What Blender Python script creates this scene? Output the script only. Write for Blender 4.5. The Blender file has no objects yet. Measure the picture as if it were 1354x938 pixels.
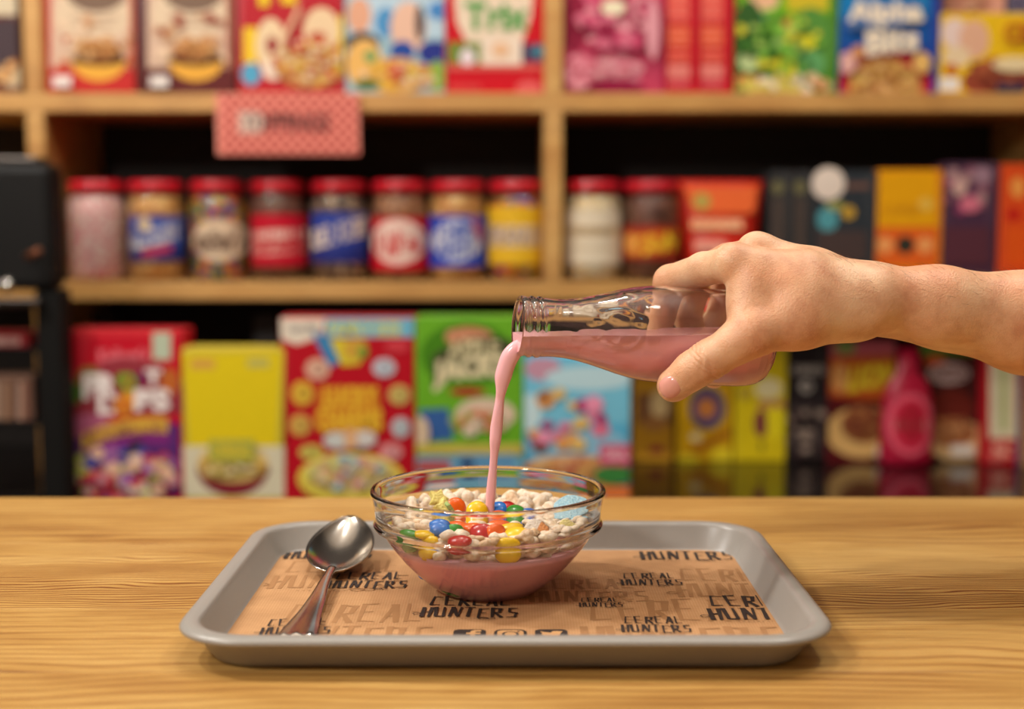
import bpy, bmesh, math, random
import numpy as np
from mathutils import Vector, Matrix
from mathutils.bvhtree import BVHTree

S = bpy.context.scene
COL = S.collection
R = random.Random(7)

# ------------------------------------------------------------------ camera, light, exposure
FPX = 1750.0; HOR = 290.0; H = 0.23
TH = math.atan((469 - HOR) / FPX); CT, ST = math.cos(TH), math.sin(TH)
cam = bpy.data.cameras.new('camera'); camo = bpy.data.objects.new('camera', cam); COL.objects.link(camo)
cam.sensor_width = 36; cam.lens = FPX / 1354 * 36
cam.clip_start = 0.02; cam.clip_end = 50
camo.location = (0, 0, H); camo.rotation_euler = (math.pi / 2 - TH, 0, 0)
cam.dof.use_dof = True; cam.dof.focus_distance = 0.790; cam.dof.aperture_fstop = 3.6; cam.dof.aperture_blades = 0
S.camera = camo
w = bpy.data.worlds.new('room_light'); S.world = w; w.use_nodes = True
w.node_tree.nodes['Background'].inputs[0].default_value = (1.0, 0.92, 0.84, 1)
w.node_tree.nodes['Background'].inputs[1].default_value = 0.05
def lamp(loc, power, rad=.11, col=(1.0, 0.96, 0.90)):
    l = bpy.data.lights.new('room_or_fill_lamp', 'POINT'); l.shadow_soft_size = rad; l.energy = power; l.color = col; l.cycles.is_caustics_light = True
    o = bpy.data.objects.new('room_or_fill_lamp', l); COL.objects.link(o); o.location = loc
lamp((-1.15, 0.95, 1.60), 58, .07)
lamp((-0.10, 1.35, 1.95), 29, .10)
lamp((-0.95, -0.20, 1.05), 50, .09)  # low front-left fill, added to brighten the bowl milk and the hand
lamp((0.55, 0.20, 2.1), 12, .12)
lamp((-1.25, 1.00, 1.18), 23, .04)
lamp((0.80, 1.10, 1.80), 31, .03)
S.view_settings.view_transform = 'Standard'; S.view_settings.look = 'None'
S.view_settings.exposure = -0.08; S.view_settings.gamma = 1.0; S.view_settings.use_curve_mapping = False
S.cycles.max_bounces = 14; S.cycles.transmission_bounces = 12; S.cycles.glossy_bounces = 6
S.cycles.sample_clamp_indirect = 6.0

# ------------------------------------------------------------------ pixel -> world helpers
def ray(px, py):
    a = (px - 677) / FPX; b = -(py - 469) / FPX
    return (a, CT + b * ST, -ST + b * CT)
def at(px, py, y):
    r = ray(px, py); t = y / r[1]; return Vector((r[0] * t, y, H + r[2] * t))
def onz(px, py, z):
    r = ray(px, py); t = (z - H) / r[2]; return Vector((r[0] * t, r[1] * t, z))
def proj(p):
    z = p[2] - H; d = p[1] * CT - z * ST; u = p[1] * ST + z * CT
    return 677 + FPX * p[0] / d, 469 - FPX * u / d

def lin(c):
    c = [v / 255 for v in c]
    return tuple(v / 12.92 if v <= .04045 else ((v + .055) / 1.055) ** 2.4 for v in c)

# ------------------------------------------------------------------ materials
def new_mat(name):
    m = bpy.data.materials.new(name); m.use_nodes = True
    nt = m.node_tree; b = nt.nodes['Principled BSDF']
    return m, nt, b
MATS = {}
def mat(name, rgb, rough=.5, metal=0, spec=.5, coat=0, sss=0, sssr=(1, .4, .3), ssss=.003):
    if name in MATS: return MATS[name]
    m, nt, b = new_mat(name)
    b.inputs['Base Color'].default_value = (*lin(rgb), 1); b.inputs['Roughness'].default_value = rough
    b.inputs['Metallic'].default_value = metal; b.inputs['Specular IOR Level'].default_value = spec
    b.inputs['Coat Weight'].default_value = coat
    if sss:
        b.inputs['Subsurface Weight'].default_value = sss; b.inputs['Subsurface Radius'].default_value = sssr
        b.inputs['Subsurface Scale'].default_value = ssss
    MATS[name] = m; return m
def node(nt, typ, **kw):
    n = nt.nodes.new(typ)
    for k, v in kw.items():
        if k in n.inputs: n.inputs[k].default_value = v
        else: setattr(n, k, v)
    return n
def ramp(nt, fac, stops, interp='LINEAR'):
    r = nt.nodes.new('ShaderNodeValToRGB'); r.color_ramp.interpolation = interp
    e = r.color_ramp.elements
    while len(e) < len(stops): e.new(.5)
    for i, (p, c) in enumerate(stops):
        e[i].position = p; e[i].color = (*lin(c), 1)
    nt.links.new(fac, r.inputs[0]); return r.outputs[0]
def coords(nt, scale=(1, 1, 1), loc=(0, 0, 0)):
    t = nt.nodes.new('ShaderNodeTexCoord'); m = nt.nodes.new('ShaderNodeMapping')
    m.inputs['Scale'].default_value = scale; m.inputs['Location'].default_value = loc
    nt.links.new(t.outputs['Object'], m.inputs[0]); return m.outputs[0]
def bump(nt, b, h, strength, dist):
    n = node(nt, 'ShaderNodeBump', Strength=strength, Distance=dist)
    nt.links.new(h, n.inputs['Height']); nt.links.new(n.outputs[0], b.inputs['Normal']); return n
def mixc(nt, fac, a, b, mode='MIX'):
    n = nt.nodes.new('ShaderNodeMix'); n.data_type = 'RGBA'; n.blend_type = mode
    for inp, v in ((n.inputs[0], fac), (n.inputs[6], a), (n.inputs[7], b)):
        if hasattr(v, 'is_linked'): nt.links.new(v, inp)
        else: inp.default_value = v
    return n.outputs[2]

def wood(name, dark, mid, light, rough=.4, sc=1.0, line=.5, period=.006):
    m, nt, b = new_mat(name)
    oi = nt.nodes.new('ShaderNodeObjectInfo')
    def vec(scale):
        v = coords(nt, scale); a = nt.nodes.new('ShaderNodeVectorMath'); a.operation = 'MULTIPLY_ADD'
        cb = nt.nodes.new('ShaderNodeCombineXYZ')
        for k in range(3): nt.links.new(oi.outputs['Random'], cb.inputs[k])
        nt.links.new(cb.outputs[0], a.inputs[0]); a.inputs[1].default_value = (37, 53, 71); nt.links.new(v, a.inputs[2]); return a.outputs[0]
    n1 = node(nt, 'ShaderNodeTexNoise', Scale=1.0, Detail=4.0, Roughness=.55, Distortion=.8); nt.links.new(vec((4.0 * sc, 17 * sc, 17 * sc)), n1.inputs[0])
    c = ramp(nt, n1.outputs[0], [(.32, dark), (.48, mid), (.66, light)])
    wv = node(nt, 'ShaderNodeTexWave', Scale=.314 / (14 * sc * period), Distortion=16.0, Detail=2.0); wv.bands_direction = 'Y'
    wv.inputs['Detail Scale'].default_value = .5; wv.inputs['Detail Roughness'].default_value = .35; nt.links.new(vec((5.0 * sc, 14 * sc, 14 * sc)), wv.inputs[0])
    c2 = ramp(nt, wv.outputs[1], [(.0, (150, 100, 58)), (.22, (222, 194, 164)), (.5, (255, 255, 255))])
    n4 = node(nt, 'ShaderNodeTexNoise', Scale=1.0, Detail=1.0); nt.links.new(vec((3.5, 10, 10)), n4.inputs[0])
    mk = node(nt, 'ShaderNodeMapRange'); mk.inputs[1].default_value = .38; mk.inputs[2].default_value = .62; mk.inputs[3].default_value = line * .35; mk.inputs[4].default_value = line; nt.links.new(n4.outputs[0], mk.inputs[0])
    c = mixc(nt, mk.outputs[0], c, c2, 'MULTIPLY')
    n3 = node(nt, 'ShaderNodeTexNoise', Scale=1.0, Detail=3.0); nt.links.new(vec((28 * sc, 520 * sc, 520 * sc)), n3.inputs[0])
    c3 = ramp(nt, n3.outputs[0], [(.3, (214, 196, 176)), (.6, (255, 255, 255))])
    c = mixc(nt, .55, c, c3, 'MULTIPLY')
    nt.links.new(c, b.inputs['Base Color']); b.inputs['Roughness'].default_value = rough
    bump(nt, b, n3.outputs[0], .12, .0006)
    return m
M_counter = wood('pine_plain', (166, 120, 58), (188, 145, 77), (200, 160, 92), .42, 1.0, .55, .011)
M_counter2 = wood('pine_striped', (176, 132, 68), (194, 152, 83), (206, 168, 100), .42, 1.0, 1.0, .0048)
M_shelf = wood('birch_shelf', (190, 138, 72), (202, 152, 84), (212, 166, 98), .5, .6, .2, .02)

def glass(name, col=(1, 1, 1), ior=1.48, rough=0.0, clear=0):   # part of the light goes straight through the thin wall
    m, nt, b = new_mat(name)
    b.inputs['Base Color'].default_value = (*col, 1); b.inputs['Transmission Weight'].default_value = 1
    b.inputs['Roughness'].default_value = rough; b.inputs['IOR'].default_value = ior
    t = nt.nodes.new('ShaderNodeBsdfTransparent'); mx = nt.nodes.new('ShaderNodeMixShader'); mx.inputs[0].default_value = clear
    if not clear: return m
    nt.links.new(b.outputs[0], mx.inputs[1]); nt.links.new(t.outputs[0], mx.inputs[2])
    nt.links.new(mx.outputs[0], nt.nodes['Material Output'].inputs[0])
    return m
M_glass = glass('clear_glass', (.985, .98, .97))
M_jarglass = glass('jar_glass', (.97, .97, .95), 1.45, clear=.45)

m, nt, b = new_mat('printed_card')
a = nt.nodes.new('ShaderNodeVertexColor'); a.layer_name = 'Col'
nt.links.new(a.outputs[0], b.inputs['Base Color']); b.inputs['Roughness'].default_value = .55; b.inputs['Specular IOR Level'].default_value = .2
M_print = m

def speckle(name, cols, scale, rough=.5, sss=0):
    m, nt, b = new_mat(name)
    v = node(nt, 'ShaderNodeTexVoronoi', Scale=scale)
    nt.links.new(coords(nt), v.inputs['Vector'])
    sep = nt.nodes.new('ShaderNodeSeparateColor'); nt.links.new(v.outputs['Color'], sep.inputs[0])
    n = len(cols)
    nt.links.new(ramp(nt, sep.outputs[0], [(i / n, c) for i, c in enumerate(cols)], 'CONSTANT'), b.inputs['Base Color'])
    b.inputs['Roughness'].default_value = rough
    bump(nt, b, v.outputs['Distance'], .5, .002)
    return m

# ------------------------------------------------------------------ object helpers
def link(o, parent=None, inv=True):
    COL.objects.link(o)
    if parent is not None:
        o.parent = parent
        if inv: o.matrix_parent_inverse = Matrix.Translation(parent.location).inverted()
    return o
def tag(o, label, cat=None, group=None):
    o['label'] = label
    if cat: o['category'] = cat
    if group: o['group'] = group
    return o
def thing(name, loc, label, cat, group=None):
    o = bpy.data.objects.new(name, None); o.empty_display_size = .02; o.location = loc
    COL.objects.link(o); return tag(o, label, cat, group)
def mesh(name, verts, faces, material, parent=None, smooth=False):
    me = bpy.data.meshes.new(name); me.from_pydata([tuple(v) for v in verts], [], faces); me.update()
    if material: me.materials.append(material)
    if smooth: me.polygons.foreach_set('use_smooth', [True] * len(me.polygons))
    return link(bpy.data.objects.new(name, me), parent)
def from_bm(name, bm, material, parent=None, smooth=False):
    me = bpy.data.meshes.new(name); bm.to_mesh(me); bm.free()
    if material: me.materials.append(material)
    if smooth: me.polygons.foreach_set('use_smooth', [True] * len(me.polygons))
    return link(bpy.data.objects.new(name, me), parent)
def add_box(bm, x0, x1, y0, y1, z0, z1, bev=0, seg=2):
    r = bmesh.ops.create_cube(bm, size=1)
    vs = r['verts']
    for v in vs:
        v.co = Vector(((x0 + x1) / 2 + v.co.x * (x1 - x0), (y0 + y1) / 2 + v.co.y * (y1 - y0), (z0 + z1) / 2 + v.co.z * (z1 - z0)))
    if bev:
        es = list({e for v in vs for e in v.link_edges})
        bmesh.ops.bevel(bm, geom=es, offset=bev, segments=seg, profile=.5, affect='EDGES')
def box(name, x0, x1, y0, y1, z0, z1, material, parent=None, bev=0):
    bm = bmesh.new(); add_box(bm, x0, x1, y0, y1, z0, z1, bev); return from_bm(name, bm, material, parent)
def lathe_data(prof, n=64, c=(0, 0, 0), fn=None):
    vs, fs = [], []
    for i, (r, z) in enumerate(prof):
        for k in range(n):
            a = 2 * math.pi * k / n
            rr = r if fn is None else r + fn(a, z, i)
            vs.append((c[0] + rr * math.cos(a), c[1] + rr * math.sin(a), c[2] + z))
    for i in range(len(prof) - 1):
        for k in range(n):
            k2 = (k + 1) % n
            fs.append((i * n + k, i * n + k2, (i + 1) * n + k2, (i + 1) * n + k))
    return vs, fs
def lathe(name, prof, material, parent=None, n=64, c=(0, 0, 0), close=False, cap0=False, cap1=False, smooth=True, fn=None):
    vs, fs = lathe_data(prof, n, c, fn); L = len(prof)
    if close:
        for k in range(n):
            k2 = (k + 1) % n; fs.append(((L - 1) * n + k, (L - 1) * n + k2, k2, k))
    if cap0: fs.append(tuple(range(n - 1, -1, -1)))
    if cap1: fs.append(tuple((L - 1) * n + k for k in range(n)))
    o = mesh(name, vs, fs, material, parent, smooth)
    return o
def spline(pts, n):
    pts = [np.array(p, float) for p in pts]; out = []
    P = [2 * pts[0] - pts[1]] + pts + [2 * pts[-1] - pts[-2]]
    for i in range(1, len(P) - 2):
        for j in range(n):
            t = j / n
            out.append(.5 * ((2 * P[i]) + (-P[i - 1] + P[i + 1]) * t + (2 * P[i - 1] - 5 * P[i] + 4 * P[i + 1] - P[i + 2]) * t * t + (-P[i - 1] + 3 * P[i] - 3 * P[i + 1] + P[i + 2]) * t ** 3))
    out.append(pts[-1]); return out
def tube_data(path, radii, n=12, up=Vector((0, 1, 0)), flat=1.0):
    vs, fs = [], []; L = len(path); path = [Vector(p) for p in path]
    for i, p in enumerate(path):
        t = (path[min(i + 1, L - 1)] - path[max(i - 1, 0)]).normalized()
        s = t.cross(up).normalized(); q = s.cross(t).normalized()
        for k in range(n):
            a = 2 * math.pi * k / n
            vs.append(p + (s * math.cos(a) + q * math.sin(a) * flat) * radii[i])
    for i in range(L - 1):
        for k in range(n):
            k2 = (k + 1) % n; fs.append((i * n + k, i * n + k2, (i + 1) * n + k2, (i + 1) * n + k))
    fs.append(tuple(range(n - 1, -1, -1))); fs.append(tuple((L - 1) * n + k for k in range(n)))
    return vs, fs

# flat print: a list of coloured shapes laid on a front face, in photograph pixels
_tc = {}
def text_mesh(s, bold=.02):
    if (s, bold) in _tc: return _tc[s, bold]
    cu = bpy.data.curves.new('t', 'FONT'); cu.body = s; cu.offset = bold; cu.resolution_u = 2
    o = bpy.data.objects.new('t', cu); me = bpy.data.meshes.new_from_object(o)
    v = np.array([x.co[:2] for x in me.vertices]); f = [tuple(p.vertices) for p in me.polygons]
    bpy.data.objects.remove(o); bpy.data.curves.remove(cu); bpy.data.meshes.remove(me)
    v = (v - v.min(0)) / (v.max(0) - v.min(0)); _tc[s, bold] = (v, f); return v, f
class Print:
    def __init__(s): s.v = []; s.f = []; s.c = []; s.layer = []; s.k = 0
    def add(s, pts, faces, col):
        o = len(s.v); s.k += 1
        s.v += [(p[0], p[1]) for p in pts]; s.layer += [s.k] * len(pts)
        s.f += [tuple(i + o for i in f) for f in faces]; s.c += [col] * len(faces)
    def rect(s, x0, y0, x1, y1, col, n=1):
        pts = []; fs = []
        for i in range(n + 1):
            x = x0 + (x1 - x0) * i / n; pts += [(x, y0), (x, y1)]
        for i in range(n): fs.append((2 * i, 2 * i + 2, 2 * i + 3, 2 * i + 1))
        s.add(pts, fs, col); return s
    def ell(s, cx, cy, rx, ry, col, n=16, lo=-1, hi=1):
        pts = []; fs = []
        for i in range(n + 1):
            a = math.pi * (1 - i / n); x = cx + rx * math.cos(a); h = ry * math.sin(a)
            pts += [(x, cy + max(lo * ry, -h)), (x, cy + min(hi * ry, h))]
        for i in range(n): fs.append((2 * i, 2 * i + 2, 2 * i + 3, 2 * i + 1))
        s.add(pts, fs, col); return s
    def poly(s, pts, col): s.add(pts, [tuple(range(len(pts)))], col); return s
    def band(s, x0, ya, x1, yb, h, col, arc=0, n=10):
        pts = []; fs = []
        for i in range(n + 1):
            t = i / n; y = ya + (yb - ya) * t - arc * 4 * t * (1 - t)
            pts += [(x0 + (x1 - x0) * t, y - h / 2), (x0 + (x1 - x0) * t, y + h / 2)]
        for i in range(n): fs.append((2 * i, 2 * i + 2, 2 * i + 3, 2 * i + 1))
        s.add(pts, fs, col); return s
    def scatter(s, cx, cy, rx, ry, n, size, cols, seed=1):
        r = random.Random(seed)
        for _ in range(n):
            a = r.uniform(0, 6.283); q = math.sqrt(r.random()); z = size * r.uniform(.6, 1.3)
            s.ell(cx + rx * q * math.cos(a), cy + ry * q * math.sin(a), z, z * r.uniform(.6, 1), r.choice(cols), 6)
        return s
    def text(s, t, x0, y0, x1, y1, col, slope=0, arc=0, shear=0, bold=.02):
        v, f = text_mesh(t, bold); pts = []
        for a, b in v:
            pts.append((x0 + (x1 - x0) * a + shear * (b - .5), y1 + (y0 - y1) * b + slope * (a - .5) - arc * 4 * a * (1 - a)))
        s.add(pts, f, col); return s
    def build(s, name, parent, to3d):
        if not s.v: return None
        vs = [to3d(p[0], p[1], l) for p, l in zip(s.v, s.layer)]
        o = mesh(name, vs, s.f, M_print, parent)
        ca = o.data.color_attributes.new('Col', 'FLOAT_COLOR', 'CORNER'); arr = []
        for p, c in zip(o.data.polygons, s.c): arr += [*lin(c), 1.0] * len(p.vertices)
        ca.data.foreach_set('color', arr); return o

# ------------------------------------------------------------------ setting
YS = 2.28                                  # front plane of the shelf unit
ZU = at(677, 123, YS).z; ZM = at(677, 373, YS).z
ZL = at(677, 611, 2.42).z                  # black work surface behind the counter
TB = at(677, 373, YS).z - at(677, 397, YS).z
def structure(o): o['kind'] = 'structure'; return o
M_dark = mat('black_wall', (38, 32, 29), .8)
structure(box('wall_back', -3, 3, 2.72, 2.80, -.95, 2.6, M_dark))
M_wall = mat('room_wall', (140, 126, 112), .8); M_ceil = mat('room_ceiling', (226, 216, 204), .8)
structure(box('wall_front', -3, 3, -1.28, -1.2, -.95, 2.6, M_wall))
structure(box('wall_left', -3.08, -3, -1.28, 2.80, -.95, 2.6, M_wall))
structure(box('wall_right', 3, 3.08, -1.28, 2.80, -.95, 2.6, M_wall))
structure(box('ceiling', -3.08, 3.08, -1.28, 2.80, 2.6, 2.68, M_ceil))
M_floor = speckle('floor_tile', [(92, 80, 70), (98, 86, 74), (88, 77, 68)], 6, .5)
structure(box('floor', -3.08, 3.08, -1.28, 2.80, -1.0, -.95, M_floor))

# pine counter
ct = thing('counter', (0, .68, -.95), 'pine wood counter with warm horizontal grain under the grey tray', 'counter')
YB = onz(677, 658, 0).y
yj = [YB, onz(677, 719, 0).y, onz(677, 805, 0).y, onz(677, 889, 0).y, .22]
for k in range(4): box('plank', -1.6, 1.6, yj[k + 1] + .0001, yj[k] - .0001, -.04, 0, (M_counter, M_counter2, M_counter, M_counter)[k], ct, .0004)
box('front_panel', -1.5, 1.5, .30, .33, -.95, -.04, M_counter, ct)
box('back_panel', -1.5, 1.5, YB - .08, YB - .05, -.95, -.04, M_counter, ct)
# black glossy work surface
bc = thing('back_counter', (0, 2.2, -.95), 'black glossy work surface behind the pine counter, mirroring packets', 'counter')
box('worktop', -1.7, 1.7, 1.88, 2.66, ZL - .04, ZL, mat('black_gloss', (22, 16, 14), .10, spec=.6), bc, .003)
box('cabinet', -1.65, 1.65, 1.95, 2.66, -.95, ZL - .04, mat('black_cabinet', (26, 22, 20), .6), bc)

# shelf unit
sh = thing('shelf_unit', (0, 2.42, ZL), 'wooden shelf unit of open bays holding cereal boxes and jars', 'shelf')
def X(px, y=YS): return (px - 677) / FPX * (y * CT + .1 * ST)
YR = 2.60
xl0, xl1 = X(42), X(65); xm0, xm1 = X(719), X(743); xr0, xr1 = X(1392), X(1416)
for z, nm in ((ZU, 'shelf_board'), (ZM, 'shelf_board')):
    box(nm, -1.5, 1.5, YS, YR, z - TB, z, M_shelf, sh, .002)
for x0, x1 in ((xl0, xl1), (xm0, xm1), (xr0, xr1)):
    box('divider', x0, x1, YS, YR, ZM, ZU - TB, M_shelf, sh, .002)
    box('divider', x0, x1, YS, YR, ZU, ZU + .36, M_shelf, sh, .002)
box('divider', xl0, xl1, YS + .002, YR, ZL, ZM - TB, M_shelf, sh, .002)
box('divider', xr0, xr1, YS + .002, YR, ZL, ZM - TB, M_shelf, sh, .002)
box('back_panel', -1.5, 1.5, YR, YR + .015, ZL, ZU + .36, M_dark, sh)

# ------------------------------------------------------------------ background packets
def carton(name, px0, px1, py0, z0, Y, depth, col, label, cat='box', group=None, pr=None, top=None, tilt=0, bot=None, pyb=None):
    """card carton: front face at y=Y between photo columns px0..px1, from surface z0 up to photo row py0"""
    ymid = 469 if pyb is None else pyb
    a = at(px0, ymid, Y); c = at(px1, ymid, Y); zt = top if top is not None else at(677, py0, Y).z
    t = thing(name, ((a.x + c.x) / 2, Y + depth / 2, z0), label, cat, group)
    bm = bmesh.new(); add_box(bm, a.x, c.x, Y, Y + depth, z0 + .0004, zt, .0015, 1)
    # tucked top flap with its seam
    add_box(bm, a.x + .004, c.x - .004, Y + .004, Y + depth * .52, zt, zt + .0012)
    from_bm('card_body', bm, mat('card_%d_%d_%d' % col, col, .45), t)
    if pr is not None:
        base = Print().rect(px0, -300, px1, 900, col); n0 = len(base.v)
        pr.v = base.v + pr.v; pr.layer = [0] * n0 + pr.layer; pr.f = base.f + [tuple(i + n0 for i in f) for f in pr.f]; pr.c = base.c + pr.c
        xa, xb, zb = a.x + .001, c.x - .001, z0 + .002
        def to3(px, py, l):
            p = at(px, py, Y)
            return (min(max(p.x, xa), xb), Y - .0004 - .00012 * l, min(max(p.z, zb), zt - .001))
        pr.build('printed_front', t, to3)
    return t

G_UP = 'cereal boxes on the top shelf'; G_LO = 'cereal boxes standing behind the counter'
CRE = (226, 205, 180); TAN = (196, 150, 98); RED = (196, 8, 28)
YU = 2.30; TOPZ = ZU + .285
oats = [(190, 130, 70), (214, 160, 96), (165, 100, 50), (224, 178, 120)]
rings = [(214, 170, 110), (190, 110, 60), (225, 200, 165), (200, 70, 60), (220, 180, 60)]
# top shelf, left to right
p = Print(); p.rect(-60, -90, 40, 20, (206, 190, 160)).ell(10, 60, 40, 35, (70, 55, 60)).ell(20, 100, 22, 14, (214, 190, 150)).scatter(15, 95, 20, 14, 20, 5, oats, 2)
carton('cereal_box', -70, 40, 0, ZU, YU, .06, (96, 46, 34), 'brown cereal box cut by the left photo edge, top shelf', 'box', G_UP, p, TOPZ)
def granola(x0, base, edge, seed):
    p = Print(); c = x0 + 62
    p.rect(x0 + 1, -120, x0 + 124, 90, (208, 176, 152)).rect(x0 + 106, -60, x0 + 124, 95, edge).ell(c - 6, 20, 50, 40, (214, 190, 160)).ell(c, -10, 40, 26, (120, 95, 78))
    p.text('GRANOLA', c - 40, -38, c + 40, -20, (70, 45, 35)).rect(c - 34, 22, c + 30, 25, (170, 140, 116)).rect(c - 30, 31, c + 24, 34, (180, 150, 126)).scatter(c, 60, 58, 40, 30, 7, [(226, 196, 165), (206, 170, 136), (190, 140, 100), edge], seed + 40)
    p.rect(x0 + 1, 92, x0 + 124, 122, base).ell(c + 4, 80, 36, 28, (226, 166, 60), lo=-.1, hi=1).ell(c + 4, 79, 36, 8, (76, 42, 30)).ell(c + 3, 68, 30, 14, oats[2]).scatter(c + 3, 67, 30, 13, 90, 3.5, oats, seed).rect(x0 + 8, 102, x0 + 32, 116, (232, 222, 214))
    return p
carton('cereal_box', 66, 190, 0, ZU, YU, .06, (190, 60, 50), 'white and red granola box showing a filled bowl, left of its darker twin', 'box', G_UP, granola(66, (188, 40, 36), (190, 90, 60), 4), TOPZ)
carton('cereal_box', 194, 319, 0, ZU, YU, .06, (86, 34, 32), 'white and dark brown granola box showing a bowl, fourth row top shelf left bay', 'box', G_UP, granola(194, (92, 30, 30), (150, 80, 60), 5), TOPZ)
p = Print(); p.rect(323, -120, 459, -5, (170, 30, 60)).rect(342, -10, 356, 8, (228, 200, 30)).rect(372, -12, 392, 5, (228, 200, 30)).rect(322, 36, 340, 84, (230, 190, 40)).ell(332, 98, 13, 15, (80, 160, 196)).rect(448, 20, 459, 100, (226, 196, 50))
p.ell(358, 60, 20, 36, (226, 200, 160)).ell(360, 60, 8, 12, (150, 50, 50)).ell(425, 40, 24, 30, (226, 196, 156)).ell(420, 50, 12, 8, (180, 80, 56)).ell(362, 92, 14, 14, (236, 220, 200)).ell(410, 90, 46, 26, (206, 160, 90)).scatter(408, 84, 46, 28, 90, 5, rings, 7).band(372, 62, 398, 10, 12, (226, 190, 150))
p.text('LOOPS', 340, -70, 440, -30, (236, 210, 60))
carton('cereal_box', 322, 460, 0, ZU, YU, .06, (176, 28, 40), 'red and yellow cereal box with ring pieces above the toppings sign', 'box', G_UP, p, TOPZ)
p = Print(); p.rect(463, -120, 589, 50, (176, 200, 214)).ell(475, 20, 16, 24, (216, 160, 130)).ell(480, 58, 22, 16, (52, 50, 56)).ell(510, 30, 14, 20, (74, 140, 190)).ell(540, 36, 24, 34, (222, 180, 156)).ell(532, 68, 16, 14, (34, 70, 150)).ell(575, 70, 22, 16, (36, 48, 130)).ell(580, 14, 14, 12, (70, 130, 190)).ell(555, 30, 6, 24, (60, 50, 54)).ell(482, 84, 24, 32, (226, 176, 96)).ell(490, 75, 8, 8, (90, 150, 90)).ell(525, 100, 40, 24, (214, 164, 70)).ell(578, 100, 12, 20, (140, 170, 70)).ell(486, 112, 18, 6, (60, 100, 40)).scatter(530, 100, 50, 18, 40, 6, rings, 9).text('CEREAL', 480, -60, 575, -30, (240, 240, 240))
carton('cereal_box', 462, 590, 0, ZU, YU, .06, (150, 180, 190), 'pale blue cereal box with crowded picture, right of the ring cereal box', 'box', G_UP, p, TOPZ)
p = Print(); p.poly([(598, -40), (708, -40), (702, 22), (690, 58), (618, 58), (604, 30)], CRE).rect(636, 50, 690, 86, (230, 210, 190)).rect(592, 56, 636, 84, (110, 130, 50)).ell(618, 76, 10, 12, (226, 210, 215)).rect(690, 58, 718, 82, (70, 60, 90)).ell(712, 68, 7, 9, (60, 130, 150)).rect(592, 86, 718, 92, (206, 100, 90)).ell(662, 66, 12, 10, (226, 180, 140)).rect(594, 112, 636, 120, (206, 60, 60)).ell(700, 118, 18, 12, (214, 90, 90))
p.text('Trix', 614, 2, 700, 40, (74, 150, 70), bold=.04)
carton('cereal_box', 591, 719, 0, ZU, YU, .06, RED, 'red cereal box with green lettering on a white panel, beside the shelf divider', 'box', G_UP, p, TOPZ)
p = Print(); p.rect(745, -120, 874, 124, (186, 60, 90)).ell(810, -30, 70, 50, (204, 90, 120)).ell(760, 30, 18, 40, (140, 24, 56)).ell(812, 102, 34, 26, (206, 120, 136)).ell(812, 116, 40, 12, (140, 16, 60)).scatter(812, 90, 34, 14, 50, 6, [(224, 150, 160), (206, 100, 120), (230, 176, 176)], 11).ell(765, 96, 20, 24, (214, 120, 136)).scatter(765, 96, 18, 22, 20, 6, [(224, 150, 160), (190, 80, 100)], 12).scatter(815, 30, 50, 34, 60, 9, [(214, 110, 134), (196, 70, 104), (226, 150, 160), (150, 30, 66)], 13).ell(810, 12, 16, 10, (236, 224, 190)).ell(862, 40, 9, 40, (220, 150, 160))
carton('cereal_box', 744, 875, 0, ZU, YU, .06, (176, 40, 76), 'pink cereal box just right of the middle shelf divider', 'box', G_UP, p, TOPZ)
for x0, which in ((876, 'left'), (920, 'right')):
    p = Print()
    for k, (ya, yb, c) in enumerate(((-60, -20, (214, 90, 80)), (-12, 28, (222, 84, 70)), (34, 62, (222, 90, 50)), (66, 84, (216, 70, 50)), (87, 102, (230, 130, 120)), (105, 116, (214, 70, 84)))):
        p.rect(x0 + 7, ya, x0 + 36, yb, c)
        for q in range(3): p.rect(x0 + 9, ya + (yb - ya) * (q + .4) / 3, x0 + 34, ya + (yb - ya) * (q + .55) / 3, (232, 150, 140))
    carton('cereal_box', x0, x0 + 43, 0, ZU, YU, .19, (190, 6, 34), f'narrow red box side with printed panels, {which} one of the pair', 'box', G_UP, p, TOPZ)
p = Print(); p.rect(967, -120, 1098, 20, (110, 170, 30)).rect(1040, -10, 1095, 14, (200, 180, 40)).ell(1010, 0, 20, 14, (226, 180, 140)).ell(977, 28, 10, 20, (210, 120, 60)).ell(1003, 28, 8, 12, (80, 150, 200)).ell(990, 60, 24, 60, (50, 90, 36)).ell(1072, 60, 30, 50, (84, 140, 56)).ell(992, 80, 16, 14, (196, 214, 150)).ell(1035, 55, 12, 10, (170, 200, 120)).ell(1066, 56, 14, 10, (214, 206, 40)).ell(1038, 88, 14, 16, (222, 206, 40)).ell(1074, 84, 16, 16, (96, 160, 96)).ell(1044, 32, 10, 8, (190, 130, 50)).scatter(1030, 112, 64, 12, 40, 8, [(230, 214, 190), (206, 190, 90), (220, 180, 140), (196, 120, 60)], 15).scatter(1030, 60, 60, 45, 45, 7, [(120, 180, 60), (60, 110, 40), (214, 206, 60), (160, 190, 90)], 16)
carton('cereal_box', 966, 1098, 0, ZU, YU, .06, (74, 130, 36), 'green cereal box with yellow and white pieces on the top shelf', 'box', G_UP, p, TOPZ)
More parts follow.
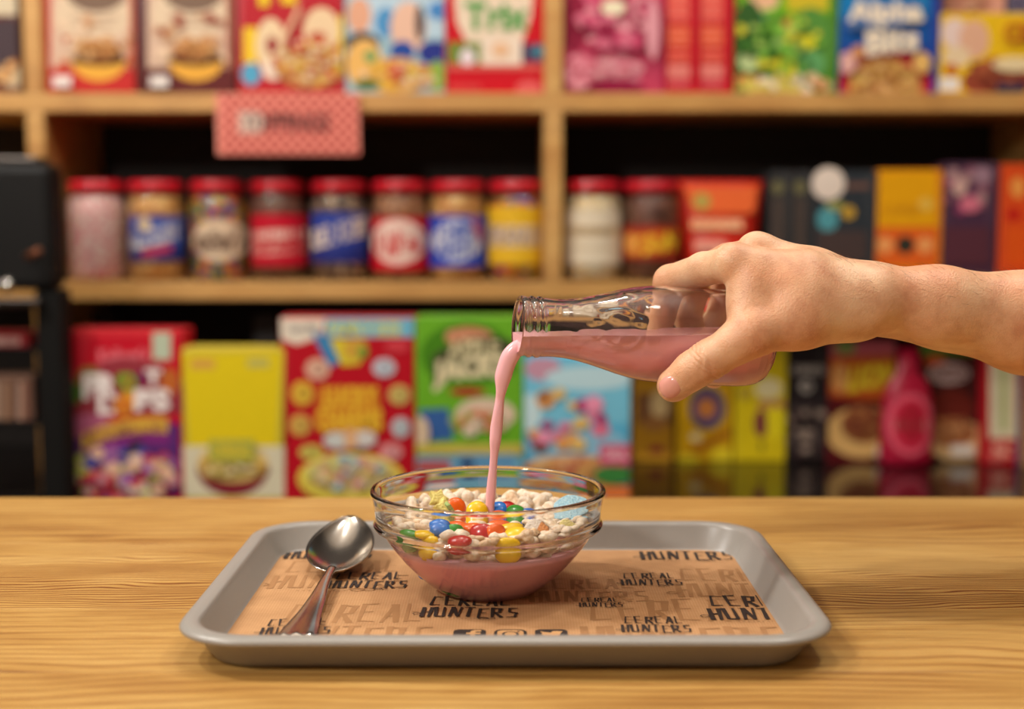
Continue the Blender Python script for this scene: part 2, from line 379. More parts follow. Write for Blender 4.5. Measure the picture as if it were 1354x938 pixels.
p = Print(); p.rect(1100, -120, 1229, 30, (20, 120, 180)).rect(1100, 24, 1229, 60, (22, 84, 160)).ell(1170, 110, 62, 48, (176, 20, 50)).ell(1170, 118, 48, 40, (206, 160, 80)).scatter(1168, 108, 42, 24, 90, 4, oats + [(224, 190, 110)], 17).ell(1118, 84, 12, 14, (224, 170, 160)).ell(1132, 70, 9, 9, (206, 140, 90)).ell(1216, 84, 12, 14, (222, 176, 100)).poly([(1116, 40), (1130, 4), (1214, 2), (1216, 26), (1190, 36)], (80, 110, 160)).text('Alpha', 1118, 2, 1218, 38, (236, 220, 196), bold=.05).text('Bits', 1142, 38, 1212, 72, (236, 220, 196), slope=-8, bold=.05)
carton('cereal_box', 1099, 1229, 0, ZU, YU, .06, (26, 62, 150), 'blue cereal box with white lettering above a red bowl', 'box', G_UP, p, TOPZ)
p = Print(); p.ell(1262, 44, 18, 20, (226, 200, 190)).ell(1288, 52, 20, 26, (220, 170, 140)).ell(1265, 75, 18, 14, (226, 200, 160)).ell(1258, 92, 8, 8, (190, 90, 30)).rect(1240, 103, 1268, 120, (228, 224, 220)).ell(1318, 108, 46, 24, (150, 70, 50)).scatter(1318, 100, 44, 20, 60, 6, [(150, 70, 46), (176, 96, 60), (120, 50, 40)], 19).rect(1315, 110, 1354, 124, (50, 46, 70)).text('CRISP', 1325, 30, 1400, 58, (186, 100, 30), bold=.04).ell(1340, 86, 30, 10, (228, 206, 160))
carton('cereal_box', 1230, 1400, 18, ZU, YU, .06, (228, 184, 24), 'yellow low cereal box at the right end of the top shelf', 'box', G_UP, p)
p = Print(); p.scatter(1270, 5, 36, 20, 40, 7, [(200, 140, 120), (220, 180, 150), (160, 100, 80)], 21)
carton('cereal_box', 1233, 1312, -70, ZU, YU + .08, .05, (206, 150, 130), 'pinkish box standing behind the low yellow box', 'box', G_UP, p)
carton('cereal_box', 1316, 1420, -60, ZU, YU + .08, .05, (100, 96, 120), 'grey violet box behind the low yellow box, far right', 'box', G_UP, Print().rect(1318, 2, 1360, 9, (60, 50, 80)))

# lower row standing behind the counter
YF = 2.03
p = Print(); p.rect(94, 438, 240, 446, (206, 40, 50)).rect(202, 440, 226, 476, (186, 196, 170)).text('Kellogg\u2019s', 130, 460, 196, 486, (226, 110, 120), slope=-3, bold=.04)
p.ell(170, 535, 80, 62, (150, 50, 60), lo=-1, hi=.2).ell(100, 520, 10, 14, (80, 120, 40)).ell(118, 500, 16, 16, (140, 110, 50)).ell(163, 503, 9, 10, (110, 150, 40)).ell(225, 505, 12, 18, (190, 100, 40)).ell(172, 527, 12, 12, (222, 150, 50)).ell(185, 500, 12, 8, (120, 30, 80))
p.rect(96, 560, 238, 656, (86, 40, 110)).ell(120, 565, 30, 18, (176, 90, 120)).band(108, 592, 225, 572, 34, (130, 40, 120), 10)
p.text('FR', 110, 494, 156, 528, (240, 226, 220), bold=.06).text('T', 192, 488, 214, 510, (240, 226, 220), bold=.06).text('L', 130, 522, 152, 548, (240, 226, 220), bold=.06).text('PS', 178, 514, 226, 544, (240, 226, 220), bold=.06).ell(170, 505, 11, 12, (120, 160, 50)).ell(170, 505, 5, 5, (190, 60, 40)).ell(164, 536, 12, 13, (226, 150, 40)).ell(164, 536, 5, 6, (190, 40, 40))
p.band(110, 584, 222, 562, 20, (222, 176, 60), 8).text('MARSHMALLOW', 114, 564, 218, 580, (140, 70, 70), slope=-14, arc=4).ell(182, 596, 12, 14, (44, 40, 44))
p.scatter(165, 628, 72, 34, 110, 8, [(206, 140, 150), (226, 180, 150), (190, 60, 70), (176, 180, 80), (160, 100, 160), (70, 70, 150), (230, 200, 180)], 23)
carton('cereal_box', 92, 242, 437, ZL, YF, .07, (196, 10, 36), 'red and purple cereal box with white puffy lettering, leftmost of the lower row', 'box', G_LO, p)
p = Print(); p.poly([(241, 468), (372, 466), (366, 590), (250, 590)], (226, 200, 20)).rect(252, 475, 284, 488, (214, 160, 70)).rect(327, 474, 356, 486, (190, 180, 90)).rect(240, 590, 376, 657, (216, 206, 176)).ell(308, 612, 46, 26, (226, 196, 120), lo=-1, hi=.3).ell(308, 618, 48, 38, (130, 30, 44), lo=-.1, hi=1).ell(308, 616, 46, 22, (222, 190, 110)).scatter(308, 612, 42, 16, 70, 5, [(226, 196, 120), (206, 160, 70), (230, 210, 160), (190, 170, 90)], 25).rect(278, 580, 338, 610, (170, 170, 70)).text('CEREAL', 282, 586, 334, 604, (226, 196, 50))
carton('cereal_box', 238, 377, 461, ZL, YF, .06, (206, 186, 60), 'yellow cereal box with a dark red bowl, second of the lower row', 'box', G_LO, p)
p = Print(); p.poly([(371, 421), (430, 421), (424, 446), (392, 456), (371, 448)], (230, 216, 196)).text('General Mills', 382, 428, 420, 440, (130, 120, 120)).rect(430, 420, 548, 446, (110, 180, 206)).text('FAMILY SIZE', 434, 426, 530, 444, (214, 206, 90), bold=.03).poly([(412, 440), (436, 444), (456, 476), (436, 486)], (60, 130, 180)).poly([(436, 448), (484, 450), (476, 482), (452, 484)], (216, 196, 50)).ell(470, 462, 16, 14, (206, 160, 60)).ell(480, 466, 7, 8, (110, 150, 50)).ell(525, 458, 16, 8, (206, 60, 70))
for x, y, rx, ry, c in ((420, 488, 16, 14, (226, 176, 150)), (400, 520, 15, 16, (226, 180, 60)), (397, 562, 14, 14, (214, 170, 80)), (412, 598, 16, 10, (206, 190, 90)), (508, 486, 15, 12, (196, 200, 210)), (528, 522, 14, 13, (206, 180, 100)), (530, 565, 12, 13, (190, 196, 200)), (517, 597, 15, 11, (226, 150, 150))):
    p.ell(x, y, rx, ry, c).ell(x + 2, y, rx * .5, ry * .5, tuple(int(v * .85) for v in c))
p.poly([(424, 512), (500, 512), (506, 560), (498, 572), (424, 572), (416, 556)], (206, 120, 30)).text('LUCKY', 428, 510, 500, 538, (232, 184, 50), bold=.05).text('CHARMS', 418, 540, 506, 570, (232, 184, 50), bold=.05, arc=0).ell(446, 582, 18, 11, (206, 206, 200)).ell(482, 580, 16, 11, (214, 206, 200)).ell(464, 580, 9, 14, (226, 176, 130)).poly([(466, 596), (474, 592), (520, 616), (510, 622)], (80, 40, 40))
p.ell(464, 632, 70, 34, (228, 206, 80)).ell(464, 626, 58, 24, (220, 190, 130)).scatter(464, 624, 56, 20, 80, 6, [(228, 206, 150), (214, 180, 110), (226, 150, 150), (150, 190, 200), (190, 200, 110)], 27)
carton('cereal_box', 371, 548, 420, ZL, YF, .07, (184, 8, 30), 'tall red cereal box with yellow lettering and scattered charms', 'box', G_LO, p)
p = Print(); p.ell(618, 470, 62, 44, (70, 130, 20), lo=-1, hi=.9).ell(620, 446, 32, 14, (196, 130, 90)).text('Kellogg\u2019s', 592, 436, 650, 452, (214, 150, 120), bold=.03).band(572, 492, 680, 474, 44, (66, 70, 40), 14).text('APPLE', 592, 452, 660, 474, (222, 206, 160), arc=3, bold=.03).text('JACKS', 572, 474, 672, 514, (226, 212, 168), arc=5, slope=-10, bold=.07).ell(618, 518, 24, 6, (170, 40, 40)).poly([(554, 542), (592, 540), (600, 580), (562, 584)], (54, 96, 160)).ell(642, 548, 40, 22, (222, 196, 170)).scatter(634, 558, 40, 14, 40, 6, [(214, 160, 90), (226, 206, 180), (206, 120, 80), (150, 170, 80)], 29).ell(556, 572, 12, 22, (216, 190, 160)).rect(549, 586, 692, 600, (196, 180, 80)).rect(549, 602, 692, 658, (110, 170, 196)).rect(552, 608, 596, 624, (180, 80, 80)).rect(604, 600, 680, 622, (96, 150, 190)).ell(618, 612, 10, 6, (30, 40, 90)).ell(575, 640, 24, 14, (226, 206, 200))
carton('cereal_box', 549, 692, 420, ZL, YF, .07, (106, 172, 36), 'green cereal box with cream lettering behind the pouring stream', 'box', G_LO, p)
p = Print(); p.rect(694, 474, 834, 560, (120, 196, 222)).ell(718, 488, 24, 16, (200, 150, 170)).ell(780, 500, 60, 16, (190, 222, 230)).ell(700, 545, 16, 24, (200, 226, 230)).ell(764, 590, 66, 26, (140, 190, 214)).ell(760, 620, 70, 18, (214, 160, 100)).scatter(750, 560, 52, 44, 26, 10, [(226, 160, 90), (226, 120, 150), (120, 60, 50), (170, 50, 110), (228, 190, 110), (240, 150, 180)], 31).scatter(750, 628, 66, 22, 80, 6, [(222, 170, 100), (206, 140, 80), (230, 190, 140), (196, 110, 80)], 32).rect(792, 586, 834, 614, (206, 70, 110)).text('CEREAL', 796, 592, 830, 606, (240, 200, 206)).ell(810, 626, 26, 12, (60, 130, 60)).rect(796, 640, 834, 658, (222, 120, 60))
carton('cereal_box', 693, 834, 472, ZL, YF, .06, (90, 178, 214), 'light blue cereal box with a pink flash, below the tilted bottle', 'box', G_LO, p)
# lower right, deeper in the bay
YG = 2.42; G_RT = 'packets on the black surface, right bay'
p = Print(); p.rect(842, 520, 888, 560, (110, 70, 40)).ell(872, 535, 12, 20, (190, 160, 110)).ell(868, 595, 10, 6, (120, 20, 40)).rect(842, 600, 890, 612, (206, 150, 40)).ell(865, 560, 16, 10, (150, 100, 50))
carton('cereal_box', 838, 891, 490, ZL, YG, .06, (168, 118, 24), 'dull gold packet right of the light blue cereal box', 'box', G_RT, p)
p = Print(); p.ell(935, 540, 24, 28, (80, 70, 110)).ell(934, 540, 13, 14, (196, 120, 60)).ell(920, 578, 8, 6, (220, 200, 150)).band(905, 605, 965, 570, 12, (170, 100, 20)).ell(955, 604, 16, 12, (232, 206, 40)).ell(910, 608, 14, 8, (226, 200, 40))
carton('cereal_box', 897, 970, 470, ZL, YG, .06, (208, 158, 12), 'golden packet with a round blue emblem under the thumb', 'box', G_RT, p)
p = Print(); p.ell(1016, 514, 18, 14, (230, 214, 160)).ell(1006, 560, 9, 18, (120, 30, 60)).rect(1002, 530, 1038, 540, (190, 130, 80)).ell(1025, 560, 12, 22, (236, 216, 30)).ell(985, 520, 8, 8, (190, 160, 60)).ell(1007, 590, 3, 7, (120, 100, 30))
carton('cereal_box', 973, 1041, 450, ZL, YG, .06, (222, 196, 20), 'bright yellow packet with purple print, left of the black packet', 'box', G_RT, p)
p = Print(); p.rect(1044, 482, 1094, 496, (70, 60, 56)).text('OREO', 1048, 484, 1090, 495, (190, 180, 170)).ell(1066, 511, 9, 9, (170, 160, 150)).ell(1068, 511, 4, 4, (60, 50, 50)).scatter(1068, 570, 26, 36, 50, 6, [(90, 76, 72), (70, 50, 50), (150, 130, 116), (50, 40, 40)], 33).rect(1044, 530, 1094, 534, (60, 50, 50))
carton('cereal_box', 1042, 1096, 455, ZL, YG, .06, (34, 26, 28), 'black packet with pale round print, between yellow and dark red packets', 'box', G_RT, p)
p = Print(); p.rect(1098, 450, 1192, 472, (190, 90, 100)).ell(1118, 460, 14, 9, (130, 150, 80)).poly([(1096, 472), (1190, 470), (1188, 534), (1096, 524)], (196, 90, 30)).ell(1110, 500, 11, 20, (226, 160, 90)).text('LION', 1122, 480, 1184, 516, (234, 206, 50), slope=-8, shear=6, bold=.07).rect(1096, 530, 1192, 606, (86, 18, 22)).ell(1140, 572, 48, 34, (226, 180, 110)).ell(1142, 562, 30, 24, (150, 90, 50)).scatter(1142, 558, 28, 20, 60, 5, [(150, 84, 50), (186, 120, 70), (120, 60, 40)], 35).rect(1156, 590, 1176, 604, (226, 216, 206))
carton('cereal_box', 1097, 1184, 452, ZL, YG, .06, (120, 16, 26), 'dark red packet with yellow slanted lettering over a bowl, below the wrist', 'box', G_RT, p)
# magenta bottle-shaped pouch
t = thing('drink_pouch', (at(1204, 560, YG - .03).x, YG - .02, ZL), 'magenta pouch with a narrow neck and pink oval badge', 'pouch', G_RT)
yy = YG - .055; cx = at(1204, 560, yy).x; k = yy / FPX
prof = [(33, 0), (36, 10), (35, 60), (33, 90), (26, 112), (15, 126), (13, 155)]
bm = bmesh.new(); rings_ = []
for r, z in prof:
    rings_.append([bm.verts.new((cx + r * k * math.cos(a), yy + .025 + r * k * .45 * math.sin(a), ZL + z * k * 1.02)) for a in [2 * math.pi * i / 24 for i in range(24)]])
for q in range(len(prof) - 1):
    for i in range(24): bm.faces.new((rings_[q][i], rings_[q][(i + 1) % 24], rings_[q + 1][(i + 1) % 24], rings_[q + 1][i]))
bm.faces.new(rings_[0][::-1]); bm.faces.new(rings_[-1])
from_bm('pouch_body', bm, mat('magenta_foil', (176, 8, 52), .35), t, True)
p = Print(); p.ell(1205, 562, 32, 42, (222, 90, 110)).ell(1205, 562, 25, 34, (206, 40, 70)).ell(1205, 560, 18, 26, (176, 30, 50)).rect(1183, 554, 1226, 572, (226, 190, 180)).text('Berry', 1187, 556, 1222, 570, (150, 60, 60))
p.build('badge', t, lambda px, py, l: (at(px, py, yy).x, yy + .024 - .45 * math.sqrt(max((36 * k) ** 2 - (at(px, py, yy).x - cx) ** 2, 0)) - .0005 - .0002 * l, at(px, py, yy).z))
p = Print(); p.rect(1216, 455, 1290, 470, (90, 130, 50)).ell(1236, 478, 14, 8, (206, 90, 40)).ell(1254, 494, 28, 14, (196, 170, 164)).text('CHOCO', 1232, 486, 1278, 502, (110, 70, 70), bold=.04).ell(1258, 540, 30, 26, (110, 36, 26)).ell(1268, 584, 44, 26, (226, 186, 130)).ell(1258, 572, 32, 20, (176, 110, 66)).scatter(1256, 566, 28, 14, 40, 5, [(176, 110, 66), (140, 80, 50), (200, 140, 90)], 37).rect(1256, 588, 1286, 602, (230, 220, 206)).rect(1292, 455, 1302, 606, (176, 10, 36))
carton('cereal_box', 1216, 1303, 452, ZL, YG, .06, (70, 24, 22), 'brown chocolate packet with an oval grey badge under the forearm', 'box', G_RT, p)
p = Print(); p.rect(1308, 470, 1344, 580, (220, 210, 180)).rect(1322, 480, 1332, 570, (180, 190, 130)).scatter(1328, 598, 18, 10, 14, 5, [(226, 120, 110), (230, 170, 150)], 39)
carton('cereal_box', 1304, 1349, 452, ZL, YG - .03, .06, (190, 20, 34), 'cream and red narrow packet at the right photo edge', 'box', G_RT, p)
carton('cereal_box', 1351, 1420, 470, ZL, YG - .03, .06, (60, 70, 130), 'blue packet cut by the right photo edge', 'box', G_RT, None)
# dim packets at the back of the dark bay
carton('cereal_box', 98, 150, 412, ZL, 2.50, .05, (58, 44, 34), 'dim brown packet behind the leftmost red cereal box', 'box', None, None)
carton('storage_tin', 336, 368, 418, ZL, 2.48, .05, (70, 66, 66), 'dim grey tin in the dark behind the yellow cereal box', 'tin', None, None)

# middle shelf, right of the jars
YP = 2.31; G_MD = 'packets on the middle shelf, right bay'
t = thing('snack_pouch', (at(955, 300, YP).x, YP + .03, ZM), 'orange red stand-up pouch wider at the top, beside the dark jar', 'pouch', G_MD)
Z0 = ZM; zt = at(955, 238, YP).z
xa, xb, xc, xd = at(912, 372, YP).x, at(998, 372, YP).x, at(896, 238, YP).x, at(1013, 238, YP).x
bm = bmesh.new(); n = 10; lay = []
for i in range(n + 1):
    f = i / n; z = Z0 + (zt - Z0) * f; l = xa + (xc - xa) * f; r = xb + (xd - xb) * f; dp = .032 * (1 - f) ** .7 + .0015
    lay.append([bm.verts.new((l + (r - l) * u, YP + .032 + s * dp * (1 - abs(2 * u - 1) ** 3 * .8), z)) for s, us in ((-1, [0, .2, .5, .8, 1]), (1, [1, .8, .5, .2, 0])) for u in us])
for i in range(n):
    for j in range(10): bm.faces.new((lay[i][j], lay[i][(j + 1) % 10], lay[i + 1][(j + 1) % 10], lay[i + 1][j]))
bm.faces.new(lay[0][::-1]); bm.faces.new(lay[-1])
from_bm('pouch_body', bm, mat('orange_foil', (206, 40, 24), .35), t, True)
p = Print(); p.poly([(906, 246), (1006, 246), (998, 282), (918, 282)], (222, 96, 40)).ell(930, 266, 12, 11, (176, 150, 70)).rect(914, 290, 984, 304, (226, 140, 90)).text('COOKIES', 916, 291, 982, 303, (240, 190, 150), bold=.03).rect(918, 318, 960, 332, (226, 150, 130))
zz0, zz1 = Z0, zt
p.build('printed_front', t, lambda px, py, l: (at(px, py, YP).x, YP + .032 - (.034 * max(1 - (at(px, py, YP).z - Z0) / (zt - Z0), 0) ** .7 + .0025) - .0003 * l, at(px, py, YP).z))
for x0, x1, wh in ((1014, 1043, 'left'), (1044, 1071, 'right')):
    p = Print(); p.ell((x0 + x1) / 2, 248, 8, 9, (110, 104, 70)).rect(x0 + 7, 262, x1 - 7, 345, (74, 62, 56))
    carton('tea_box', x0, x1, 227, ZM, YP, .12, (48, 48, 50), f'narrow charcoal box beside the orange pouch, {wh} of the two', 'box', G_MD, p)
p = Print(); p.ell(1094, 290, 14, 16, (80, 150, 160)).ell(1122, 281, 9, 9, (190, 150, 50)).ell(1104, 272, 12, 6, (150, 150, 80)).rect(1080, 305, 1146, 345, (70, 56, 54)).rect(1118, 242, 1150, 250, (110, 80, 70))
t2 = carton('tea_box', 1073, 1154, 227, ZM, YP, .06, (44, 50, 56), 'slate box with a white round badge, left of the yellow orange box', 'box', G_MD, p)
bz = at(1095, 243, YP - .002)
lathe('white_badge', [(.0001, 0), (.027, 0), (.0285, .001), (.0285, .002), (.0001, .003)], mat('badge_white', (226, 210, 196), .6, spec=.2), t2, 32, smooth=False)
bo = [o for o in t2.children if o.name.startswith('white_badge')][0]
bo.data.transform(Matrix.Translation(bz) @ Matrix.Rotation(math.pi / 2, 4, 'X'))
p = Print(); p.rect(1157, 226, 1239, 300, (226, 160, 6)).rect(1157, 300, 1239, 352, (222, 98, 30)).ell(1197, 324, 12, 12, (50, 50, 40)).ell(1170, 324, 11, 11, (234, 156, 90)).ell(1223, 324, 11, 11, (234, 156, 90)).ell(1224, 270, 10, 9, (222, 176, 70)).text('COFFEE', 1166, 272, 1214, 284, (206, 140, 20))
carton('tea_box', 1155, 1240, 225, ZM, YP, .06, (222, 130, 16), 'yellow over orange box with a dark round emblem', 'box', G_MD, p)
p = Print(); p.scatter(1275, 250, 30, 30, 22, 8, [(130, 80, 96), (170, 130, 130), (90, 50, 80), (150, 60, 100)], 41).ell(1282, 270, 14, 11, (206, 110, 130)).ell(1268, 248, 10, 11, (200, 160, 150)).ell(1298, 232, 13, 12, (150, 116, 130)).rect(1246, 300, 1308, 350, (86, 44, 56))
carton('tea_box', 1241, 1312, 216, ZM, YP, .06, (72, 44, 66), 'purple box with pink blossoms, tallest on the middle shelf', 'box', G_MD, p)
p = Print(); p.ell(1346, 248, 10, 14, (230, 150, 70)).ell(1340, 284, 10, 8, (190, 20, 20)).rect(1330, 300, 1380, 350, (222, 84, 20))
carton('tea_box', 1315, 1400, 218, ZM, YP, .06, (214, 74, 24), 'orange box cut by the right photo edge, middle shelf', 'box', G_MD, p)

# ------------------------------------------------------------------ topping jars
M_lid = mat('red_lid', (200, 22, 40), .3, coat=.4)
J_mats = {
 'mallow': speckle('pink_mallow', [(236, 206, 196), (226, 150, 150), (240, 220, 206), (214, 120, 130)], 190),
 'biscuit': speckle('biscuit', [(206, 150, 80), (190, 126, 60), (222, 174, 104)], 90),
 'candy': speckle('candy_mix', [(206, 40, 40), (228, 190, 40), (60, 130, 60), (226, 120, 40), (120, 70, 40), (60, 90, 170)], 120, .3),
 'choc': speckle('dark_choc', [(104, 60, 44), (126, 76, 56), (84, 48, 38)], 120, .35),
 'cookie': speckle('dark_cookie', [(84, 60, 50), (110, 82, 68), (180, 150, 120), (64, 46, 40)], 120),
 'wafer': speckle('wafer', [(150, 96, 60), (176, 120, 78), (116, 72, 48)], 110),
 'coconut': speckle('cream_bits', [(226, 200, 150), (214, 180, 120), (236, 220, 186)], 120)}
def jar(cx, wpx, content, label, pr, band=None):
    YJ = YS + .062; r = wpx / 2 / FPX * YJ
    c = at(cx, 300, YJ); hh = at(677, 240, YJ).z - ZM
    t = thing('topping_jar', (c.x, YJ, ZM), label, 'jar', 'lidded topping jars on the middle shelf')
    cc = (c.x, YJ, ZM)
    o = [(.0001, 0), (r * .84, 0), (r * .90, .0012), (r * .955, .0045), (r * .988, .009), (r, .016), (r, hh * .72), (r * .992, hh * .77), (r * .965, hh * .81), (r * .915, hh * .845), (r * .87, hh * .87), (r * .86, hh * .96)]
    inn = [(max(a - .0028, .0001), b + (.004 if b < .02 else 0)) for a, b in o][::-1]
    lathe('glass_body', o + inn, M_jarglass, t, 40, cc, close=True)
    lathe('contents', [(.0001, .005), (r * .83, .005), (r * .93, .012), (r * .94, hh * .70), (r * .86, hh * .84), (.0001, hh * .87)], J_mats[content], t, 40, cc)
    lr = r * .95
    lathe('lid', [(lr - .003, hh * .885), (lr, hh * .89), (lr, hh * .97), (lr - .0012, hh - .0012), (lr - .004, hh + .0006), (lr - .009, hh + .001), (.0001, hh + .0005)], M_lid, t, 40, cc)
    if pr:
        def to3(px, py, l):
            p = at(px, py, YJ - r); dx = max(min(p.x - c.x, r * .985), -r * .985); rr = r + .0006 + .0002 * l
            ph = math.asin(dx / r)
            return (c.x + rr * math.sin(ph), YJ - rr * math.cos(ph), p.z)
        pr.build('label', t, to3)
def jl(cx, y0, y1, col): return Print().rect(cx - 38, y0, cx + 38, y1, col, 24)
W_ = (230, 212, 190)
jar(129, 76, 'mallow', 'topping jar of pink and white marshmallows, leftmost on the middle shelf', None)
p = jl(207, 286, 345, (36, 72, 156)); p.rect(169, 326, 245, 345, (30, 46, 110), 20).band(171, 322, 243, 302, 22, (206, 200, 200)).text('Filipinos', 174, 300, 240, 322, (60, 80, 150), slope=-16, bold=.04).band(188, 336, 224, 328, 9, (190, 50, 60)).ell(191, 297, 9, 9, (206, 180, 140))
jar(207, 76, 'biscuit', 'topping jar with blue label and white slanted banner over biscuit pieces', p)
p = Print(); p.ell(289, 318, 36, 28, (216, 190, 160), 24).text('m&m\u2019s', 258, 302, 320, 334, (84, 56, 44), bold=.05)
jar(289, 76, 'candy', 'topping jar of multicoloured candies with a pale round label', p)
p = jl(368, 283, 352, (186, 14, 40)); p.band(332, 322, 404, 318, 32, (226, 190, 176)).text('maltesers', 335, 306, 401, 334, (190, 40, 50), slope=-3, bold=.04)
jar(368, 76, 'choc', 'topping jar with red label and white banner over chocolate balls', p)
p = jl(448, 281, 347, (40, 62, 150)); p.rect(410, 327, 486, 347, (36, 46, 120), 20).poly([(412, 304), (430, 294), (430, 328), (414, 330)], W_).band(412, 318, 484, 298, 26, W_).text('OREO', 416, 294, 482, 322, (52, 70, 150), slope=-14, bold=.05)
jar(448, 76, 'cookie', 'topping jar with dark blue label and white slanted banner over cookie crumbs', p)
p = jl(528, 287, 358, (196, 10, 36)); p.ell(526, 320, 36, 30, (230, 200, 186), 24).text('KitKat', 496, 304, 556, 338, (200, 30, 40), slope=-8, bold=.05)
jar(528, 76, 'wafer', 'topping jar with red label and large white oval over wafer pieces', p)
p = jl(605, 285, 353, (40, 66, 180)); p.ell(604, 318, 32, 28, (206, 206, 214), 24).text('CHIPS', 578, 294, 628, 318, (60, 84, 170), bold=.05).text('AHOY', 578, 318, 628, 342, (60, 84, 170), bold=.05).band(624, 292, 636, 316, 20, (190, 100, 96))
jar(605, 76, 'biscuit', 'topping jar with bright blue label and white oval lettering', p)
p = jl(683, 273, 350, (224, 176, 36)); p.rect(645, 298, 721, 327, (214, 176, 110), 20).text('PEANUT', 648, 299, 718, 326, (226, 206, 190), bold=.07).text('PEANUT', 649, 301, 717, 324, (104, 66, 44), bold=.0)
jar(683, 76, 'candy', 'topping jar with yellow label banded by dark lettering, left of the divider', p)
p = jl(784, 278, 350, (222, 206, 180)); p.rect(746, 300, 822, 312, (206, 180, 140), 20).text('COCONUT', 758, 301, 812, 311, (120, 86, 56)).rect(756, 326, 812, 330, (200, 180, 150), 8)
jar(784, 77, 'coconut', 'topping jar with cream label and pale bits, just right of the divider', p)
p = jl(861, 298, 344, (150, 40, 24)); p.band(828, 326, 898, 316, 30, (206, 96, 30)).text('LION', 842, 308, 896, 336, (232, 196, 50), slope=-8, shear=6, bold=.08).ell(836, 322, 7, 14, (222, 150, 70))
jar(861, 77, 'choc', 'topping jar of dark chocolate with yellow slanted lettering, rightmost jar', p)

# toppings sign on the shelf edge
YT = YS - .006
t = thing('toppings_sign', (at(382, 165, YT).x, YT, at(382, 205, YT).z), 'coral dotted sign reading TOPPINGS on the top shelf edge', 'sign')
a, c = at(288, 205, YT), at(475, 124, YT)
box('sign_board', a.x, c.x, YT - .006, YT + .004, a.z, c.z, mat('coral_board', (232, 138, 120), .6), t, .001)
p = Print()
for j in range(10):
    for i in range(13):
        x = 296 + i * 15 + (7.5 if j % 2 else 0); y = 129 + j * 7.8
        if x < 472: p.ell(x, y, 4.0, 3.7, (168, 36, 38), 8)
p.rect(316, 148, 345, 176, (216, 180, 164)).rect(346, 152, 436, 174, (206, 110, 100)).text('TOPPINGS', 318, 150, 436, 174, (40, 24, 24), bold=.03)
p.text('TO', 318, 150, 348, 174, (206, 190, 176), bold=.0)
p.build('printed_front', t, lambda px, py, l: (at(px, py, YT - .006).x, YT - .0064 - .000004 * l, at(px, py, YT - .006).z))

# black coffee grinder at the left edge
YM = 1.96
t = thing('coffee_machine', (at(20, 500, YM).x, YM + .12, ZL), 'black coffee machine in shadow at the left photo edge', 'machine')
M_blk = mat('black_plastic', (8, 7, 7), .55, spec=.25); M_blk2 = mat('dark_steel', (60, 54, 50), .3, .8)
xx = lambda px: at(px, 469, YM).x
zz = lambda py: at(677, py, YM).z
box('housing', xx(-140), xx(75), YM, YM + .06, zz(384), zz(216), M_blk, t, .012)
box('column', xx(44), xx(80), YM + .01, YM + .06, ZL + .02, zz(384), mat('black_rubber', (12, 10, 8), .7, spec=.2), t, .006)
box('drip_base', xx(-140), xx(80), YM, YM + .06, ZL, ZL + .025, M_blk, t, .006)
box('cup_rail', xx(-140), xx(60), YM - .012, YM + .006, zz(406), zz(394), M_blk2, t, .004)
box('top_tray', xx(-140), xx(52), YM + .02, YM + .08, zz(216), zz(206), M_blk2, t, .004)
bm = bmesh.new(); bmesh.ops.create_uvsphere(bm, u_segments=20, v_segments=12, radius=.011)
bmesh.ops.translate(bm, verts=bm.verts, vec=(xx(15), YM - .006, zz(377))); from_bm('dial', bm, mat('chrome', (200, 196, 190), .15, 1), t, True)
vs, fs = tube_data([at(36, 340, YM - .02), at(44, 336, YM - .03), at(54, 330, YM - .03)], [.006, .006, .005], 10); mesh('lever', vs, fs, mat('copper_lever', (120, 70, 44), .3, .6), t, True)
p = Print(); p.rect(-40, 446, 26, 456, (206, 170, 160)).text('SUGAR', 2, 447, 24, 455, (120, 50, 50))
carton('sugar_box', -50, 38, 440, zz(463), YM + .035, .06, (150, 24, 34), 'small red and white carton seen inside the coffee machine bay', 'box', None, p)
zb = ZL + .025
p = Print()
for i, c in enumerate([(170, 140, 110), (120, 96, 84), (150, 110, 80), (80, 60, 56), (176, 140, 120), (120, 76, 60)]): p.rect(-8 + i * 8, 505, -2 + i * 8, 556, c)
carton('biscuit_box', -50, 42, 498, zz(562), YM + .035, .06, (110, 80, 66), 'striped beige carton seen inside the coffee machine bay', 'box', None, p)
# rack carrying the two cartons inside the machine
box('rack', xx(-120), xx(46), YM + .03, YM + .10, zz(562) - .006, zz(562), M_blk, t)
box('rack', xx(-120), xx(46), YM + .03, YM + .10, zz(463) - .006, zz(463), M_blk, t)

# ------------------------------------------------------------------ tray
M_tray = mat('tray_plastic', (152, 147, 140), .32, spec=.5)
TX, TY0, TY1 = -.0035, .645, .912
TYC = (TY0 + TY1) / 2; THX = .1722; THY = (TY1 - TY0) / 2
def rrect(hx, hy, r, n=12):
    pts = []
    for cx, cy, a0 in ((hx - r, hy - r, 0), (-hx + r, hy - r, 90), (-hx + r, -hy + r, 180), (hx - r, -hy + r, 270)):
        for i in range(n + 1):
            a = math.radians(a0 + 90 * i / n); pts.append((cx + r * math.cos(a), cy + r * math.sin(a)))
    return pts
tray_prof = [(.0200, .0030), (.0186, .0034), (.0176, .0048), (.0110, .0175), (.0102, .0192), (.0088, .0200), (.0060, .0203), (.0028, .0200), (.0008, .0190), (.0000, .0176), (.0004, .0164), (.0016, .0160), (.0040, .0158), (.0070, .0150), (.0080, .0136), (.0150, .0030), (.0168, .0008), (.0190, .0000)]
vs, fs = [], []; n = None
for ins, z in tray_prof:
    pts = rrect(THX - ins, THY - ins, .040 - ins * .8); n = len(pts)
    vs += [(TX + x, TYC + y, z) for x, y in pts]
for i in range(len(tray_prof) - 1):
    for k in range(n): fs.append((i * n + k, (i + 1) * n + k, (i + 1) * n + (k + 1) % n, i * n + (k + 1) % n))
